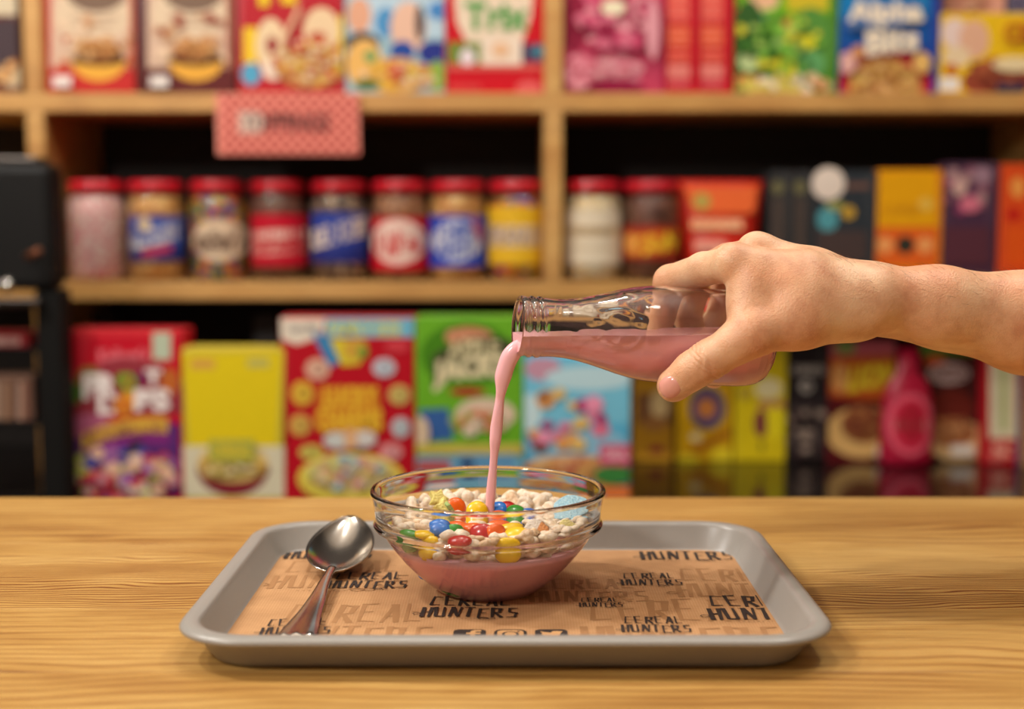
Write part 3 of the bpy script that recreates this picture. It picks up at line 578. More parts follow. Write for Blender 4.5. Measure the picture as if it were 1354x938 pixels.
fs.append(tuple(range(n))); fs.append(tuple((len(tray_prof) - 1) * n + k for k in range(n - 1, -1, -1)))
tray = mesh('serving_tray', vs, fs, M_tray, None, True)
tag(tray, 'grey plastic serving tray with raised rounded rim on the pine counter', 'tray')
bm = bmesh.new(); bm.from_mesh(tray.data); bmesh.ops.recalc_face_normals(bm, faces=bm.faces); bm.to_mesh(tray.data); bm.free()

# kraft paper liner with printed logos
ZP = .0034
m, nt, b = new_mat('kraft_paper')
v = coords(nt); n1 = node(nt, 'ShaderNodeTexNoise', Scale=60.0, Detail=3.0); nt.links.new(v, n1.inputs[0])
c1 = ramp(nt, n1.outputs[0], [(.3, (182, 138, 94)), (.7, (198, 153, 107))])
wv = node(nt, 'ShaderNodeTexWave', Scale=190.0, Distortion=0.0); wv.bands_direction = 'X'; nt.links.new(v, wv.inputs[0])
wv2 = node(nt, 'ShaderNodeTexWave', Scale=150.0, Distortion=0.0); wv2.bands_direction = 'Y'; nt.links.new(v, wv2.inputs[0])
mm = node(nt, 'ShaderNodeMath', operation='MULTIPLY'); nt.links.new(wv.outputs[1], mm.inputs[0]); nt.links.new(wv2.outputs[1], mm.inputs[1])
c2 = ramp(nt, mm.outputs[0], [(.0, (232, 214, 190)), (.6, (255, 255, 255))])
nt.links.new(mixc(nt, .6, c1, c2, 'MULTIPLY'), b.inputs['Base Color']); b.inputs['Roughness'].default_value = .75
bump(nt, b, mm.outputs[0], .15, .0003); M_kraft = m
PX0, PX1 = TX - .153, TX + .153; PY0, PY1 = TY0 + .024, TY1 - .0195
liner = thing('paper_liner', (TX, TYC, .0031), 'brown kraft paper liner printed with black logos lying in the tray', 'paper')
pts = rrect((PX1 - PX0) / 2, (PY1 - PY0) / 2, .022, 8)
N = len(pts); cxp, cyp = (PX0 + PX1) / 2, (PY0 + PY1) / 2
mesh('paper_sheet', [(cxp + x, cyp + y, ZP) for x, y in pts] + [(cxp + x, cyp + y, .0031) for x, y in pts], [tuple(range(N)), tuple(range(2 * N - 1, N - 1, -1))] + [(i, i + N, (i + 1) % N + N, (i + 1) % N) for i in range(N)], M_kraft, liner)
# hand-cut letters: strokes (x0,y0,x1,y1,w0,w1) in a unit cell
F = {'C': [(.85, .92, .05, .98, .05, .09), (.08, 1, .02, .05, .09, .13), (0, .06, .82, .1, .13, .06)],
     'E': [(.1, 1, .12, 0, .16, .10), (.05, .95, .85, 1, .07, .09), (.1, .52, .7, .55, .07, .06), (.08, .05, .9, .02, .10, .07)],
     'R': [(.12, 1, .1, 0, .2, .14), (.1, .95, .8, .9, .10, .12), (.78, .95, .7, .5, .20, .14), (.75, .52, .15, .46, .10, .10), (.3, .5, .9, 0, .14, .2)],
     'A': [(.08, 0, .5, 1, .10, .16), (.45, 1, .85, 0, .24, .16), (.2, .32, .75, .34, .07, .10)],
     'L': [(.15, 1, .1, 0, .10, .12), (.05, .06, .85, .04, .12, .06), (.35, .55, .7, .52, .05, .05)],
     'H': [(.1, 1, .2, 0, .18, .22), (.8, 1, .78, 0, .20, .14), (.15, .5, .8, .55, .09, .11)],
     'U': [(.1, 1, .14, .05, .20, .16), (.1, .06, .85, .06, .11, .14), (.82, 1, .8, .05, .10, .16)],
     'N': [(.1, 0, .14, 1, .14, .18), (.12, 1, .8, .02, .22, .16), (.82, 0, .86, 1, .10, .12)],
     'T': [(.02, .95, .95, .98, .08, .11), (.5, 1, .45, 0, .14, .18)],
     'S': [(.85, .95, .15, .92, .08, .12), (.15, .95, .2, .55, .12, .12), (.15, .55, .85, .46, .10, .13), (.84, .5, .8, .06, .14, .12), (.85, .06, .05, .02, .12, .07)]}
def logo_quads(out, x0, y0, wd, rot=0.0, only=None, sq=1.0):
    """two-line logo; x0,y0 = lower left of the second line, wd = its width (metres on the paper)"""
    u = wd / 7.4; h = u * 1.25 * sq; cr, sr = math.cos(rot), math.sin(rot)
    def seg(ax, ay, bx, by, wa, wb):
        d = Vector((bx - ax, by - ay)); L = d.length or 1e-6; nx, ny = -d.y / L, d.x / L
        q = [(ax + nx * wa / 2, ay + ny * wa / 2), (ax - nx * wa / 2, ay - ny * wa / 2), (bx - nx * wb / 2, by - ny * wb / 2), (bx + nx * wb / 2, by + ny * wb / 2)]
        out.append([(x0 + x * cr - y * sr, y0 + x * sr + y * cr) for x, y in q])
    def word(wrd, ox, oy, sc, jit):
        for i, ch in enumerate(wrd):
            bx = ox + i * u * 1.05 * sc; by = oy + jit[i % len(jit)] * u; sl = (.12, -.05, .16, .05)[i % 4]
            for (a, bb, c, d, wa, wb) in F[ch]:
                seg(bx + (a + sl * bb) * u * .86 * sc, by + bb * h * sc, bx + (c + sl * d) * u * .86 * sc, by + d * h * sc, wa * u * sc * 1.6, wb * u * sc * 1.6)
    if only != 'bottom': word('CEREAL', u * .55, h * 1.22, 1.0, (0, .08, -.05, .1, 0, .12))
    if only != 'top':
        word('HUNTERS', 0, 0, 1.0, (0, .05, .1, .12, -.2, .0, .05))
        for (cx, cy, r) in ((-.25, .75, .22), (4.7, -.28, .28), (5.3, -.3, .22)):
            for i in range(8):
                a, b2 = math.pi * i / 4, math.pi * (i + 1) / 4
                seg((cx + r * math.cos(a) * 1.3) * u, (cy + r * math.sin(a)) * u, (cx + r * math.cos(b2) * 1.3) * u, (cy + r * math.sin(b2)) * u, .07 * u, .07 * u)
        for i in range(9): seg((1.6 + i * .3) * u, -.42 * u, (1.75 + i * .3) * u, -.42 * u, .05 * u, .05 * u)
def logos(name, specs, z, material):
    for (px, py, pw, rot, only, sq) in specs:
        quads = []
        a = onz(px, py, ZP); c = onz(px + pw, py, ZP); logo_quads(quads, a.x, a.y, c.x - a.x, rot, only, sq)
        bm = bmesh.new()
        for k, q in enumerate(quads): bm.faces.new([bm.verts.new((x, y, z + 4e-6 * k)) for x, y in q])
        for co, no in (((PX0 + .002, 0, 0), (-1, 0, 0)), ((PX1 - .002, 0, 0), (1, 0, 0)), ((0, PY0 + .002, 0), (0, -1, 0)), ((0, PY1 - .002, 0), (0, 1, 0))):
            bmesh.ops.bisect_plane(bm, geom=bm.verts[:] + bm.edges[:] + bm.faces[:], plane_co=co, plane_no=no, clear_outer=True)
        for f in bm.faces:
            if f.normal.z < 0: f.normal_flip()
        from_bm(name, bm, material, liner)
SQ = 1.9
logos('pale_logo', [(352, 779, 190, .02, None, 2.0), (340, 856, 235, .0, None, 2.2), (897, 790, 190, -.02, None, 2.0), (700, 797, 165, .02, None, 1.8), (770, 862, 290, .0, None, 2.2)], ZP + .00010, mat('pale_ink', (162, 116, 72), .75))
logos('black_logo', [(848, 741, 128, .0, None, SQ), (822, 775, 84, .0, None, SQ), (766, 804, 60, .0, None, SQ), (822, 837, 96, -.02, None, SQ), (940, 821, 158, .0, None, SQ), (430, 779, 110, .0, None, SQ), (554, 817, 134, -.03, None, SQ), (342, 841, 96, .06, None, SQ), (374, 740, 120, .02, None, SQ)], ZP + .00050, mat('black_ink', (44, 32, 26), .7))
# three social icons along the near edge
def icon_xy(px, py): return onz(px, py, ZP)
def flat(name, loops, z, material):
    vs, fs = [], []
    for lp in loops:
        o = len(vs); vs += [(x, y, z) for x, y in lp]; fs.append(tuple(range(o, o + len(lp))))
    o = mesh(name, vs, fs, material, liner); return o
ink = MATS['black_ink']; kraft_ink = mat('kraft_gap', (194, 146, 95), .75)
iw = onz(643, 834, ZP).x - onz(600, 834, ZP).x; iy = onz(622, 833, ZP).y - iw / 2
ic = [onz(621.5, 833, ZP).x, onz(675, 833, ZP).x, onz(728.5, 833, ZP).x]
def rr(cx, cy, h, r): return [(cx + x, cy + y) for x, y in rrect(h, h, r, 6)]
flat('icon_print', [rr(ic[0], iy, iw / 2, iw * .2), rr(ic[1], iy, iw / 2, iw * .28), rr(ic[2], iy, iw / 2, iw * .2)], ZP + .0002, ink)
circ = lambda cx, cy, r: [(cx + r * math.cos(2 * math.pi * i / 24), cy + r * math.sin(2 * math.pi * i / 24)) for i in range(24)]
u = iw
fx, fy = ic[0] + .08 * u, iy
f_l = [(fx - .06 * u, fy - .5 * u), (fx + .09 * u, fy - .5 * u), (fx + .09 * u, fy + .02 * u), (fx + .24 * u, fy + .02 * u), (fx + .26 * u, fy + .16 * u), (fx + .09 * u, fy + .16 * u), (fx + .10 * u, fy + .26 * u), (fx + .27 * u, fy + .28 * u), (fx + .27 * u, fy + .42 * u), (fx + .08 * u, fy + .42 * u), (fx - .05 * u, fy + .32 * u), (fx - .06 * u, fy + .16 * u), (fx - .18 * u, fy + .16 * u), (fx - .18 * u, fy + .02 * u), (fx - .06 * u, fy + .02 * u)]
bx, by = ic[2], iy
bird = [(bx - .36 * u, by - .26 * u), (bx - .1 * u, by - .2 * u), (bx - .3 * u, by - .04 * u), (bx - .28 * u, by + .12 * u), (bx - .34 * u, by + .28 * u), (bx - .02 * u, by + .14 * u), (bx + .04 * u, by + .3 * u), (bx + .2 * u, by + .32 * u), (bx + .36 * u, by + .28 * u), (bx + .3 * u, by + .16 * u), (bx + .24 * u, by - .1 * u), (bx + .04 * u, by - .3 * u), (bx - .2 * u, by - .32 * u)]
flat('icon_cutout', [f_l, rr(ic[1], iy, iw * .40, iw * .2), bird], ZP + .0003, kraft_ink)
flat('icon_ring', [circ(ic[1], iy, iw * .26), circ(ic[1] + .24 * u, iy + .25 * u, .05 * u)], ZP + .0004, ink)
flat('icon_centre', [circ(ic[1], iy, iw * .18)], ZP + .0005, kraft_ink)

# ------------------------------------------------------------------ glass bowl, milk
BX, BY, BZ = (645 - 677) / FPX * .80, .795, .0036
out_p = [(.0001, .0006), (.020, .0006), (.0255, .0000), (.0290, .0004), (.0325, .0026), (.0390, .0075), (.0460, .0140), (.0525, .0210), (.0580, .0280), (.0622, .0340), (.0650, .0385), (.0668, .0400), (.0690, .0403), (.0699, .0412), (.0700, .0424), (.0692, .0434), (.0684, .0446), (.0690, .0500), (.0700, .0560), (.0708, .0596), (.0715, .0610), (.0717, .0624), (.0710, .0636), (.0698, .0640)]
in_p = [(.0686, .0636), (.0680, .0622), (.0672, .0570), (.0662, .0500), (.0652, .0440), (.0632, .0385), (.0598, .0330), (.0552, .0270), (.0490, .0200), (.0420, .0130), (.0340, .0080), (.0250, .0050), (.0120, .0040), (.0001, .0038)]
bowl = lathe('glass_bowl', out_p + in_p, M_glass, None, 160, (BX, BY, BZ), close=True)
tag(bowl, 'clear glass bowl with a banded rim, full of cereal, on the tray', 'bowl')
ZMILK = .0358
def r_in(z):
    zs = [q[1] for q in in_p[::-1]]; rs = [q[0] for q in in_p[::-1]]
    return float(np.interp(z - BZ, zs, rs))
m, nt, b = new_mat('pink_milk')
b.inputs['Base Color'].default_value = (*lin((252, 192, 200)), 1); b.inputs['Roughness'].default_value = .22
b.inputs['Subsurface Weight'].default_value = 0; b.inputs['Subsurface Radius'].default_value = (1, .45, .4); b.inputs['Subsurface Scale'].default_value = .004
M_milk = m
mp = [(r + .0003, z) for r, z in in_p[::-1] if z + BZ < ZMILK - .001]
mp[0] = (.0001, mp[0][1] - .0003); mp = [(r, z - .0003) for r, z in mp]
mp += [(r_in(ZMILK) + .0003, ZMILK - BZ), (r_in(ZMILK) - .002, ZMILK - BZ - .0004), (.0001, ZMILK - BZ - .0004)]
milk = lathe('bowl_milk', mp, M_milk, None, 96, (BX, BY, BZ))
tag(milk, 'pale pink milk filling the lower half of the glass bowl', 'milk')

# ------------------------------------------------------------------ cereal, candies, marshmallows
def ico(sub=3):
    bm = bmesh.new(); bmesh.ops.create_icosphere(bm, subdivisions=sub, radius=1)
    v = np.array([x.co[:] for x in bm.verts]); f = [tuple(q.index for q in p.verts) for p in bm.faces]; bm.free(); return v, f
IV, IF = ico(3)
rng = np.random.default_rng(5)
def lobes_mesh(name, lobes, noise, material):
    """star-shaped blend of spheres (centre, radius) seen from the origin"""
    n = IV / np.linalg.norm(IV, axis=1)[:, None]; acc = np.zeros(len(n)); k = 9.0
    for c, r in lobes:
        c = np.array(c); bdot = n @ c; disc = np.maximum(bdot ** 2 - c @ c + r * r, 0)
        t = np.where(bdot ** 2 - c @ c + r * r > 0, bdot + np.sqrt(disc), .05)
        acc += np.exp(k * np.clip(t, .05, 3))
    rad = np.log(acc) / k
    for _ in range(7):
        q = rng.normal(size=3); q /= np.linalg.norm(q); rad += noise * np.sin(n @ q * rng.uniform(4, 11) + rng.uniform(0, 6))
    me = bpy.data.meshes.new(name); me.from_pydata([tuple(x) for x in n * rad[:, None]], [], IF); me.materials.append(material)
    me.polygons.foreach_set('use_smooth', [True] * len(me.polygons)); return me
def cereal_mat(name, a, c):
    m, nt, b = new_mat(name)
    n1 = node(nt, 'ShaderNodeTexNoise', Scale=2.2, Detail=4.0); nt.links.new(coords(nt), n1.inputs[0])
    nt.links.new(ramp(nt, n1.outputs[0], [(.35, a), (.62, c)]), b.inputs['Base Color']); b.inputs['Roughness'].default_value = .55
    b.inputs['Subsurface Weight'].default_value = .25; b.inputs['Subsurface Radius'].default_value = (1, .7, .45); b.inputs['Subsurface Scale'].default_value = .002
    n2 = node(nt, 'ShaderNodeTexNoise', Scale=9.0, Detail=3.0); nt.links.new(coords(nt), n2.inputs[0]); bump(nt, b, n2.outputs[0], .35, .1)
    return m
M_pale = cereal_mat('puff_pale', (230, 204, 172), (246, 232, 212)); M_toast = cereal_mat('puff_toasted', (214, 176, 134), (236, 210, 178))
SH = [('round', [((0, 0, 0), .95)]), ('twin-lobed', [((.55, 0, 0), .72), ((-.55, 0, .05), .68)]), ('knobby', [((.45, .3, 0), .6), ((-.5, .2, .1), .58), ((0, -.5, 0), .6)]),
      ('stubby', [((.6, 0, 0), .6), ((0, 0, 0), .64), ((-.6, 0, 0), .58)]), ('cross-shaped', [((.6, 0, 0), .48), ((-.6, 0, 0), .48), ((0, .6, 0), .48), ((0, -.6, 0), .48), ((0, 0, 0), .5)])]
PUFF = {}
for sname, lb in SH:
    for tone, mt in (('pale', M_pale), ('toasted', M_toast)): PUFF[sname, tone] = lobes_mesh('cereal_puff', lb, .022, mt)
def candy_mat(n, c): return mat('candy_' + n, c, .22, coat=.3)
CC = {'yellow': (234, 190, 14), 'red': (176, 26, 26), 'blue': (24, 110, 196), 'green': (60, 150, 50), 'orange': (232, 96, 20)}
CM = {}
for k_, c_ in CC.items():
    v = IV.copy(); rr_ = np.linalg.norm(v[:, :2], axis=1); v[:, 2] *= .56
    me = bpy.data.meshes.new('candy'); me.from_pydata([tuple(x) for x in v], [], IF); me.materials.append(candy_mat(k_, c_)); me.polygons.foreach_set('use_smooth', [True] * len(me.polygons)); CM[k_] = me
def mallow_mesh(name, outline, th, material):
    bm = bmesh.new(); f = bm.faces.new([bm.verts.new((x, y, -th / 2)) for x, y in outline])
    r = bmesh.ops.extrude_face_region(bm, geom=[f]); bmesh.ops.translate(bm, verts=[v for v in r['geom'] if isinstance(v, bmesh.types.BMVert)], vec=(0, 0, th))
    bmesh.ops.recalc_face_normals(bm, faces=bm.faces)
    bmesh.ops.bevel(bm, geom=bm.edges[:], offset=.13, segments=3, profile=.5, affect='EDGES', clamp_overlap=True)
    bmesh.ops.triangulate(bm, faces=bm.faces)
    me = bpy.data.meshes.new(name); bm.to_mesh(me); bm.free(); me.materials.append(material); me.polygons.foreach_set('use_smooth', [True] * len(me.polygons)); return me
def mallow_mat(n, a, c, stripe=None):
    m, nt, b = new_mat('mallow_' + n)
    n1 = node(nt, 'ShaderNodeTexNoise', Scale=7.0, Detail=4.0); nt.links.new(coords(nt), n1.inputs[0])
    col = ramp(nt, n1.outputs[0], [(.4, a), (.6, c)])
    if stripe:
        sx = nt.nodes.new('ShaderNodeSeparateXYZ'); nt.links.new(coords(nt), sx.inputs[0])
        mr = node(nt, 'ShaderNodeMapRange'); mr.inputs[1].default_value = .1; mr.inputs[2].default_value = .2; nt.links.new(sx.outputs[0], mr.inputs[0])
        col = mixc(nt, mr.outputs[0], col, (*lin(stripe), 1))
    nt.links.new(col, b.inputs['Base Color']); b.inputs['Roughness'].default_value = .8; bump(nt, b, n1.outputs[0], .4, .08); return m
star = [((1 if i % 2 == 0 else .55) * math.cos(i * math.pi / 5), (1 if i % 2 == 0 else .55) * math.sin(i * math.pi / 5)) for i in range(10)]
clov = [(.85 * math.cos(a) * (1 + .18 * math.cos(3 * a)), .85 * math.sin(a) * (1 + .18 * math.cos(3 * a))) for a in [2 * math.pi * i / 18 for i in range(18)]]
bar = [(1.0, .4), (-1.0, .4), (-1.0, -.4), (1.0, -.4)]
cloud = [(1.05 * math.cos(a), .75 * math.sin(a) * (1 + .12 * math.cos(4 * a))) for a in [2 * math.pi * i / 16 for i in range(16)]]
MM = {'ystar': mallow_mesh('marshmallow', star, .8, mallow_mat('yellow', (226, 206, 110), (240, 226, 140))), 'blue': mallow_mesh('marshmallow', cloud, .6, mallow_mat('blue', (150, 196, 214), (190, 222, 228))),
      'white': mallow_mesh('marshmallow', clov, .9, mallow_mat('white', (236, 222, 206), (244, 234, 222), (226, 150, 90))), 'pale': mallow_mesh('marshmallow', clov, .7, mallow_mat('pale', (232, 214, 130), (240, 226, 160))),
      'green': mallow_mesh('marshmallow', bar, .35, mallow_mat('green', (150, 180, 110), (190, 206, 120)))}
# landmarks: (what, px, py, z, size m, (rx,ry,rz) deg, label)
LM = [
 ('c', 'orange', 603, 672, .0520, .0066, (75, 10, 20), 'orange candy beside the yellow star marshmallow'),
 ('c', 'yellow', 631, 677, .0510, .0070, (60, 0, 5), 'yellow candy just left of the milk stream'),
 ('c', 'blue', 659, 675, .0505, .0062, (45, 0, -10), 'blue candy touching the right side of the stream'),
 ('c', 'red', 672, 674, .0505, .0064, (35, 10, 10), 'red candy behind the small green one'),
 ('c', 'green', 682, 677, .0505, .0062, (20, 5, 0), 'green candy between red and blue ones behind the stream'),
 ('c', 'blue', 697, 681, .0490, .0062, (15, -10, 0), 'blue candy lying flat, rightmost of the back candies'),
 ('c', 'orange', 661, 686, .0490, .0070, (20, 10, 0), 'orange candy at the foot of the stream'),
 ('c', 'blue', 582, 691, .0500, .0066, (50, -20, 0), 'upper blue candy of the left stacked pair'),
 ('c', 'blue', 584, 702, .0480, .0068, (60, 15, 0), 'lower blue candy of the left stacked pair'),
 ('c', 'green', 602, 702, .0475, .0060, (70, 20, 20), 'green candy right of the stacked blue pair'),
 ('c', 'orange', 606, 690, .0490, .0072, (15, 5, 0), 'orange candy behind the green one'),
 ('c', 'orange', 625, 694, .0490, .0072, (10, -5, 0), 'orange candy in front of the stream'),
 ('c', 'red', 637, 703, .0475, .0074, (60, 0, -15), 'large red candy in the bowl centre'),
 ('c', 'orange', 656, 703, .0475, .0068, (70, 30, 30), 'orange candy leaning right of the large red candy'),
 ('c', 'yellow', 676, 695, .0480, .0072, (20, -8, 0), 'yellow candy lying on another yellow one'),
 ('c', 'yellow', 682, 706, .0470, .0072, (25, -10, 0), 'yellow candy under another yellow one'),
 ('c', 'yellow', 673, 731, .0410, .0076, (82, 0, 4), 'upright yellow candy pressed to the front glass'),
 ('c', 'red', 608, 720, .0455, .0072, (25, -10, 0), 'red candy near the front rim band'),
 ('c', 'green', 540, 711, .0455, .0066, (15, 10, 0), 'green candy at the left side of the bowl'),
 ('c', 'yellow', 560, 711, .0455, .0066, (20, 0, 0), 'yellow candy right of the left side green candy'),
 ('c', 'yellow', 533, 736, .0400, .0068, (60, -10, -40), 'yellow candy half sunk at the left glass'),
 ('c', 'green', 517, 722, .0420, .0062, (60, 0, -50), 'green candy against the left glass wall'),
 ('m', 'ystar', 579, 660, .0545, .0070, (55, 10, 20), 'upper yellow star marshmallow at the back left'),
 ('m', 'ystar', 588, 673, .0520, .0076, (60, -15, 40), 'lower yellow star marshmallow at the back left'),
 ('m', 'green', 599, 678, .0520, .0076, (10, 55, 30), 'thin green strip marshmallow leaning on a star'),
 ('m', 'white', 707, 699, .0480, .0088, (60, 20, -10), 'white marshmallow with an orange stripe'),
 ('m', 'pale', 749, 697, .0460, .0066, (70, 10, 0), 'pale yellow marshmallow at the right'),
 ('m', 'blue', 755, 671, .0500, .0110, (30, -8, 10), 'light blue marshmallow at the back right'),
 ('m', 'blue', 767, 684, .0455, .0060, (15, 5, 30), 'small light blue marshmallow under the larger blue one'),
]
placed = []; landmarks = []
GC = 'sugar-coated candies in the bowl'; GM = 'marshmallows in the bowl'; GP = 'puffed cereal pieces in the bowl'
def clampin(p, s):
    d = Vector((p.x - BX, p.y - BY)); lim = r_in(p.z - .003) - s * .62 - .0008
    if d.length > lim: d = d.normalized() * lim; p = Vector((BX + d.x, BY + d.y, p.z))
    return p
for kind, key, px, py, z, s, rot, lab in LM:
    q = clampin(onz(px, py, z), s * (.9 if kind == 'm' else 1))
    o = bpy.data.objects.new('candy' if kind == 'c' else 'marshmallow', CM[key] if kind == 'c' else MM[key]); COL.objects.link(o)
    o.location = q; o.scale = (s, s, s); o.rotation_euler = [math.radians(v) for v in rot]
    tag(o, lab, 'candy' if kind == 'c' else 'marshmallow', GC if kind == 'c' else GM)
    placed.append((q, s * .8)); landmarks.append((q, lab))
def sunk(key, px, z, s, rot, lab):
    # pressed against the inside of the glass, on the near side of the bowl
    r = r_in(z) - s * .86; x = at(px, 780, .75).x - BX; x = max(min(x, r), -r)
    o = bpy.data.objects.new('candy', CM[key]); COL.objects.link(o); o.location = (BX + x, BY - math.sqrt(max(r * r - x * x, 0)), z)
    o.scale = (s, s, s); o.rotation_euler = [math.radians(v) for v in rot]; tag(o, lab, 'candy', GC)
sunk('green', 598, .0118, .0068, (35, 0, -20), 'green candy sunk at the base of the bowl')
sunk('blue', 560, .0195, .0066, (52, 0, -35), 'blue candy sunk in the milk at the lower left')
R2 = random.Random(21); puffs = []
def toppy(x, y):                                     # height of the heap
    d = math.hypot(x - BX, y - BY) / .06
    return .0480 + .0012 * math.sin(x * 140) + .0012 * math.cos(y * 120) + (.0030 if y > BY + .02 else 0) - .0015 * d
for layer, tries in (('top', 9000), ('mid', 12000), ('low', 12000)):
    for _ in range(tries):
        a = R2.uniform(0, 6.2832); rad = math.sqrt(R2.random()) * .064; s = R2.uniform(.0046, .0062)
        x, y = BX + rad * math.cos(a), BY + rad * math.sin(a)
        z = toppy(x, y) - R2.uniform(0, .002) if layer == 'top' else (.0412 + R2.uniform(-.0012, .0018) if layer == 'mid' else .0366 + R2.uniform(-.001, .0014))
        if rad > r_in(z - .003) - s * 1.12: continue
        q = Vector((x, y, z)); f = .86 if layer == 'top' else .80
        if math.hypot(x - (BX + .0016), y - .806) < .006 and z > .044: continue
        if any((q - b_).length < f * (s + r_) for b_, r_ in placed): continue
        placed.append((q, s)); puffs.append((q, s))
used = set()
for q, s in puffs:
    sname = R2.choice([x[0] for x in SH]); tone = R2.choice(['pale', 'pale', 'pale', 'toasted'])
    o = bpy.data.objects.new('cereal_puff', PUFF[sname, tone]); COL.objects.link(o); o.location = q; o.scale = (s * 1.12,) * 3
    o.rotation_euler = (R2.uniform(0, 6.28), R2.uniform(0, 6.28), R2.uniform(0, 6.28))
    near = sorted(landmarks, key=lambda l: (l[0] - q).length)
    lab = None
    for lq, ll in near[:14]:
        d = q - lq
        for rel in ((('left of' if d.x < 0 else 'right of') if abs(d.x) > abs(d.y) else ('in front of' if d.y < 0 else 'behind')), ('below' if d.z < 0 else 'level with')):
            c_ = f'{tone} {sname} cereal puff {rel} {ll}'
            if c_ not in used and len(c_.split()) <= 16: lab = c_; break
        if lab: break
    lab = lab or f'{tone} {sname} cereal puff low in the heap'
    used.add(lab); tag(o, lab, 'cereal', GP)

# ------------------------------------------------------------------ bottle, milk in it, stream
MO = at(684, 431, .795); axis_end = at(1011, 450, .826)
AX = (axis_end - MO); BL = AX.length; AX.normalize()
o_prof = [(.0172, .0000), (.0182, .0008), (.0185, .0022), (.0183, .0036), (.0178, .0044), (.0178, .0060), (.0186, .0070), (.0187, .0082), (.0180, .0092), (.0179, .0110), (.0186, .0120), (.0187, .0132), (.0180, .0142), (.0178, .0170), (.0176, .0200), (.0176, .0240), (.0180, .0300), (.0190, .0370), (.0208, .0450), (.0232, .0540), (.0258, .0630), (.0280, .0720), (.0293, .0810), (.0299, .0900), (.0300, .1000), (.0300, .1150), (.0300, .1300), (.0299, .1400), (.0294, .1460), (.0282, .1515), (.0260, .1555), (.0225, .1580), (.0180, .1585), (.0100, .1565), (.0001, .1560)]
sc_ = BL / .1585
o_prof = [(r, z * sc_) for r, z in o_prof]
i_prof = [(.0158, .0006)] + [(.0158, .004), (.0156, .012), (.0154, .020), (.0156, .028), (.0167, .037), (.0186, .0455), (.0211, .0545), (.0237, .0635), (.0259, .0725), (.0272, .0815), (.0277, .091), (.0278, .105), (.0278, .130), (.0276, .140), (.0268, .1465), (.0250, .1510), (.0220, .1532), (.0170, .1540), (.0001, .1530)]
i_prof = [(r, z * sc_) for r, z in i_prof]
def dens(prof, n=4):
    out = []
    for (a, b_), (c_, d) in zip(prof[:-1], prof[1:]):
        m_ = n if abs(d - b_) > .004 else 2
        for j in range(m_): out.append((a + (c_ - a) * j / m_, b_ + (d - b_) * j / m_))
    return out + [prof[-1]]
ROT = AX.to_track_quat('Z', 'Y').to_matrix().to_4x4(); TM = Matrix.Translation(MO) @ ROT
nr = random.Random(3); blobs = [(nr.uniform(.030, .078), nr.uniform(-1.3, 1.3), nr.uniform(.002, .005)) for _ in range(46)]
INV = TM.inverted(); camdir = (INV.to_3x3() @ Vector((0, -1, .25))).normalized(); ca0 = math.atan2(camdir.y, camdir.x)
def emboss(a, z, i):
    if not (.026 < z < .084): return 0
    da = (a - ca0 + math.pi) % (2 * math.pi) - math.pi; R_ = .025; d = 0
    for bz_, ba, br in blobs:
        q = math.hypot(z - bz_, (da - ba) * R_); d += .00028 * math.exp(-(q / br) ** 2 * 2) * (1 if br > .0033 else -1)
    q = abs(math.hypot(z - .056, da * R_ - .002) - .012); d += .0006 * math.exp(-(q / .0008) ** 2)
    return d
bot = thing('milk_bottle', MO, 'clear glass milk bottle with threaded neck, tipped in the hand to pour', 'bottle')
op, ip = dens(o_prof), dens(i_prof)
bo = lathe('glass_body', op + ip[::-1], M_glass, bot, 120, (0, 0, 0), close=True, fn=lambda a, z, i: emboss(a, z, i) if i < len(op) else 0)
bo.data.transform(TM)
# milk body = inside of the bottle below the level plane
vs, fs = lathe_data([(r + .0002 if r > .001 else r, z) for r, z in ip], 96)
me = bpy.data.meshes.new('bottle_milk'); me.from_pydata(vs, [], fs); bm = bmesh.new(); bm.from_mesh(me); bpy.data.meshes.remove(me)
bmesh.ops.holes_fill(bm, edges=[e for e in bm.edges if e.is_boundary], sides=0)
bmesh.ops.transform(bm, matrix=TM, verts=bm.verts)
LEV = at(800, 441, .80).z
r_ = bmesh.ops.bisect_plane(bm, geom=bm.verts[:] + bm.edges[:] + bm.faces[:], plane_co=(0, 0, LEV), plane_no=(0, 0, 1), clear_outer=True)
bmesh.ops.holes_fill(bm, edges=[e for e in bm.edges if e.is_boundary], sides=0)
bmesh.ops.triangulate(bm, faces=bm.faces); bmesh.ops.remove_doubles(bm, verts=bm.verts, dist=1e-5); bmesh.ops.recalc_face_normals(bm, faces=bm.faces)
M_milk2 = M_milk
bmk = from_bm('bottle_milk', bm, M_milk2, None, False)
tag(bmk, 'pink milk lying in the lower half of the tipped bottle', 'milk')
# stream
SP = [(704, 462, .799, 9), (694, 458, .797, 10), (684, 461, .796, 11), (675, 471, .796, 12), (669, 485, .796, 11.5), (665, 500, .796, 11), (663, 515, .796, 7.5), (661, 528, .797, 6), (659, 545, .797, 7), (656.5, 565, .798, 8.2), (655, 582, .798, 7.8), (653.5, 600, .799, 5.6), (652, 618, .800, 5.3), (650.5, 636, .801, 6.2), (649, 654, .802, 6.6), (648, 670, .803, 6.0), (647, 682, .803, 6.6), (646.5, 694, .803, 8)]
pts = spline([(*at(a, b_, c), d * c / FPX) for a, b_, c, d in SP], 6)
vs, fs = tube_data([p_[:3] for p_ in pts], [p_[3] for p_ in pts], 20, Vector((0, 1, 0)), .8)
st = mesh('milk_stream', vs, fs, M_milk2, None, True)
tag(st, 'thin twisting stream of pink milk falling from bottle into bowl', 'milk')

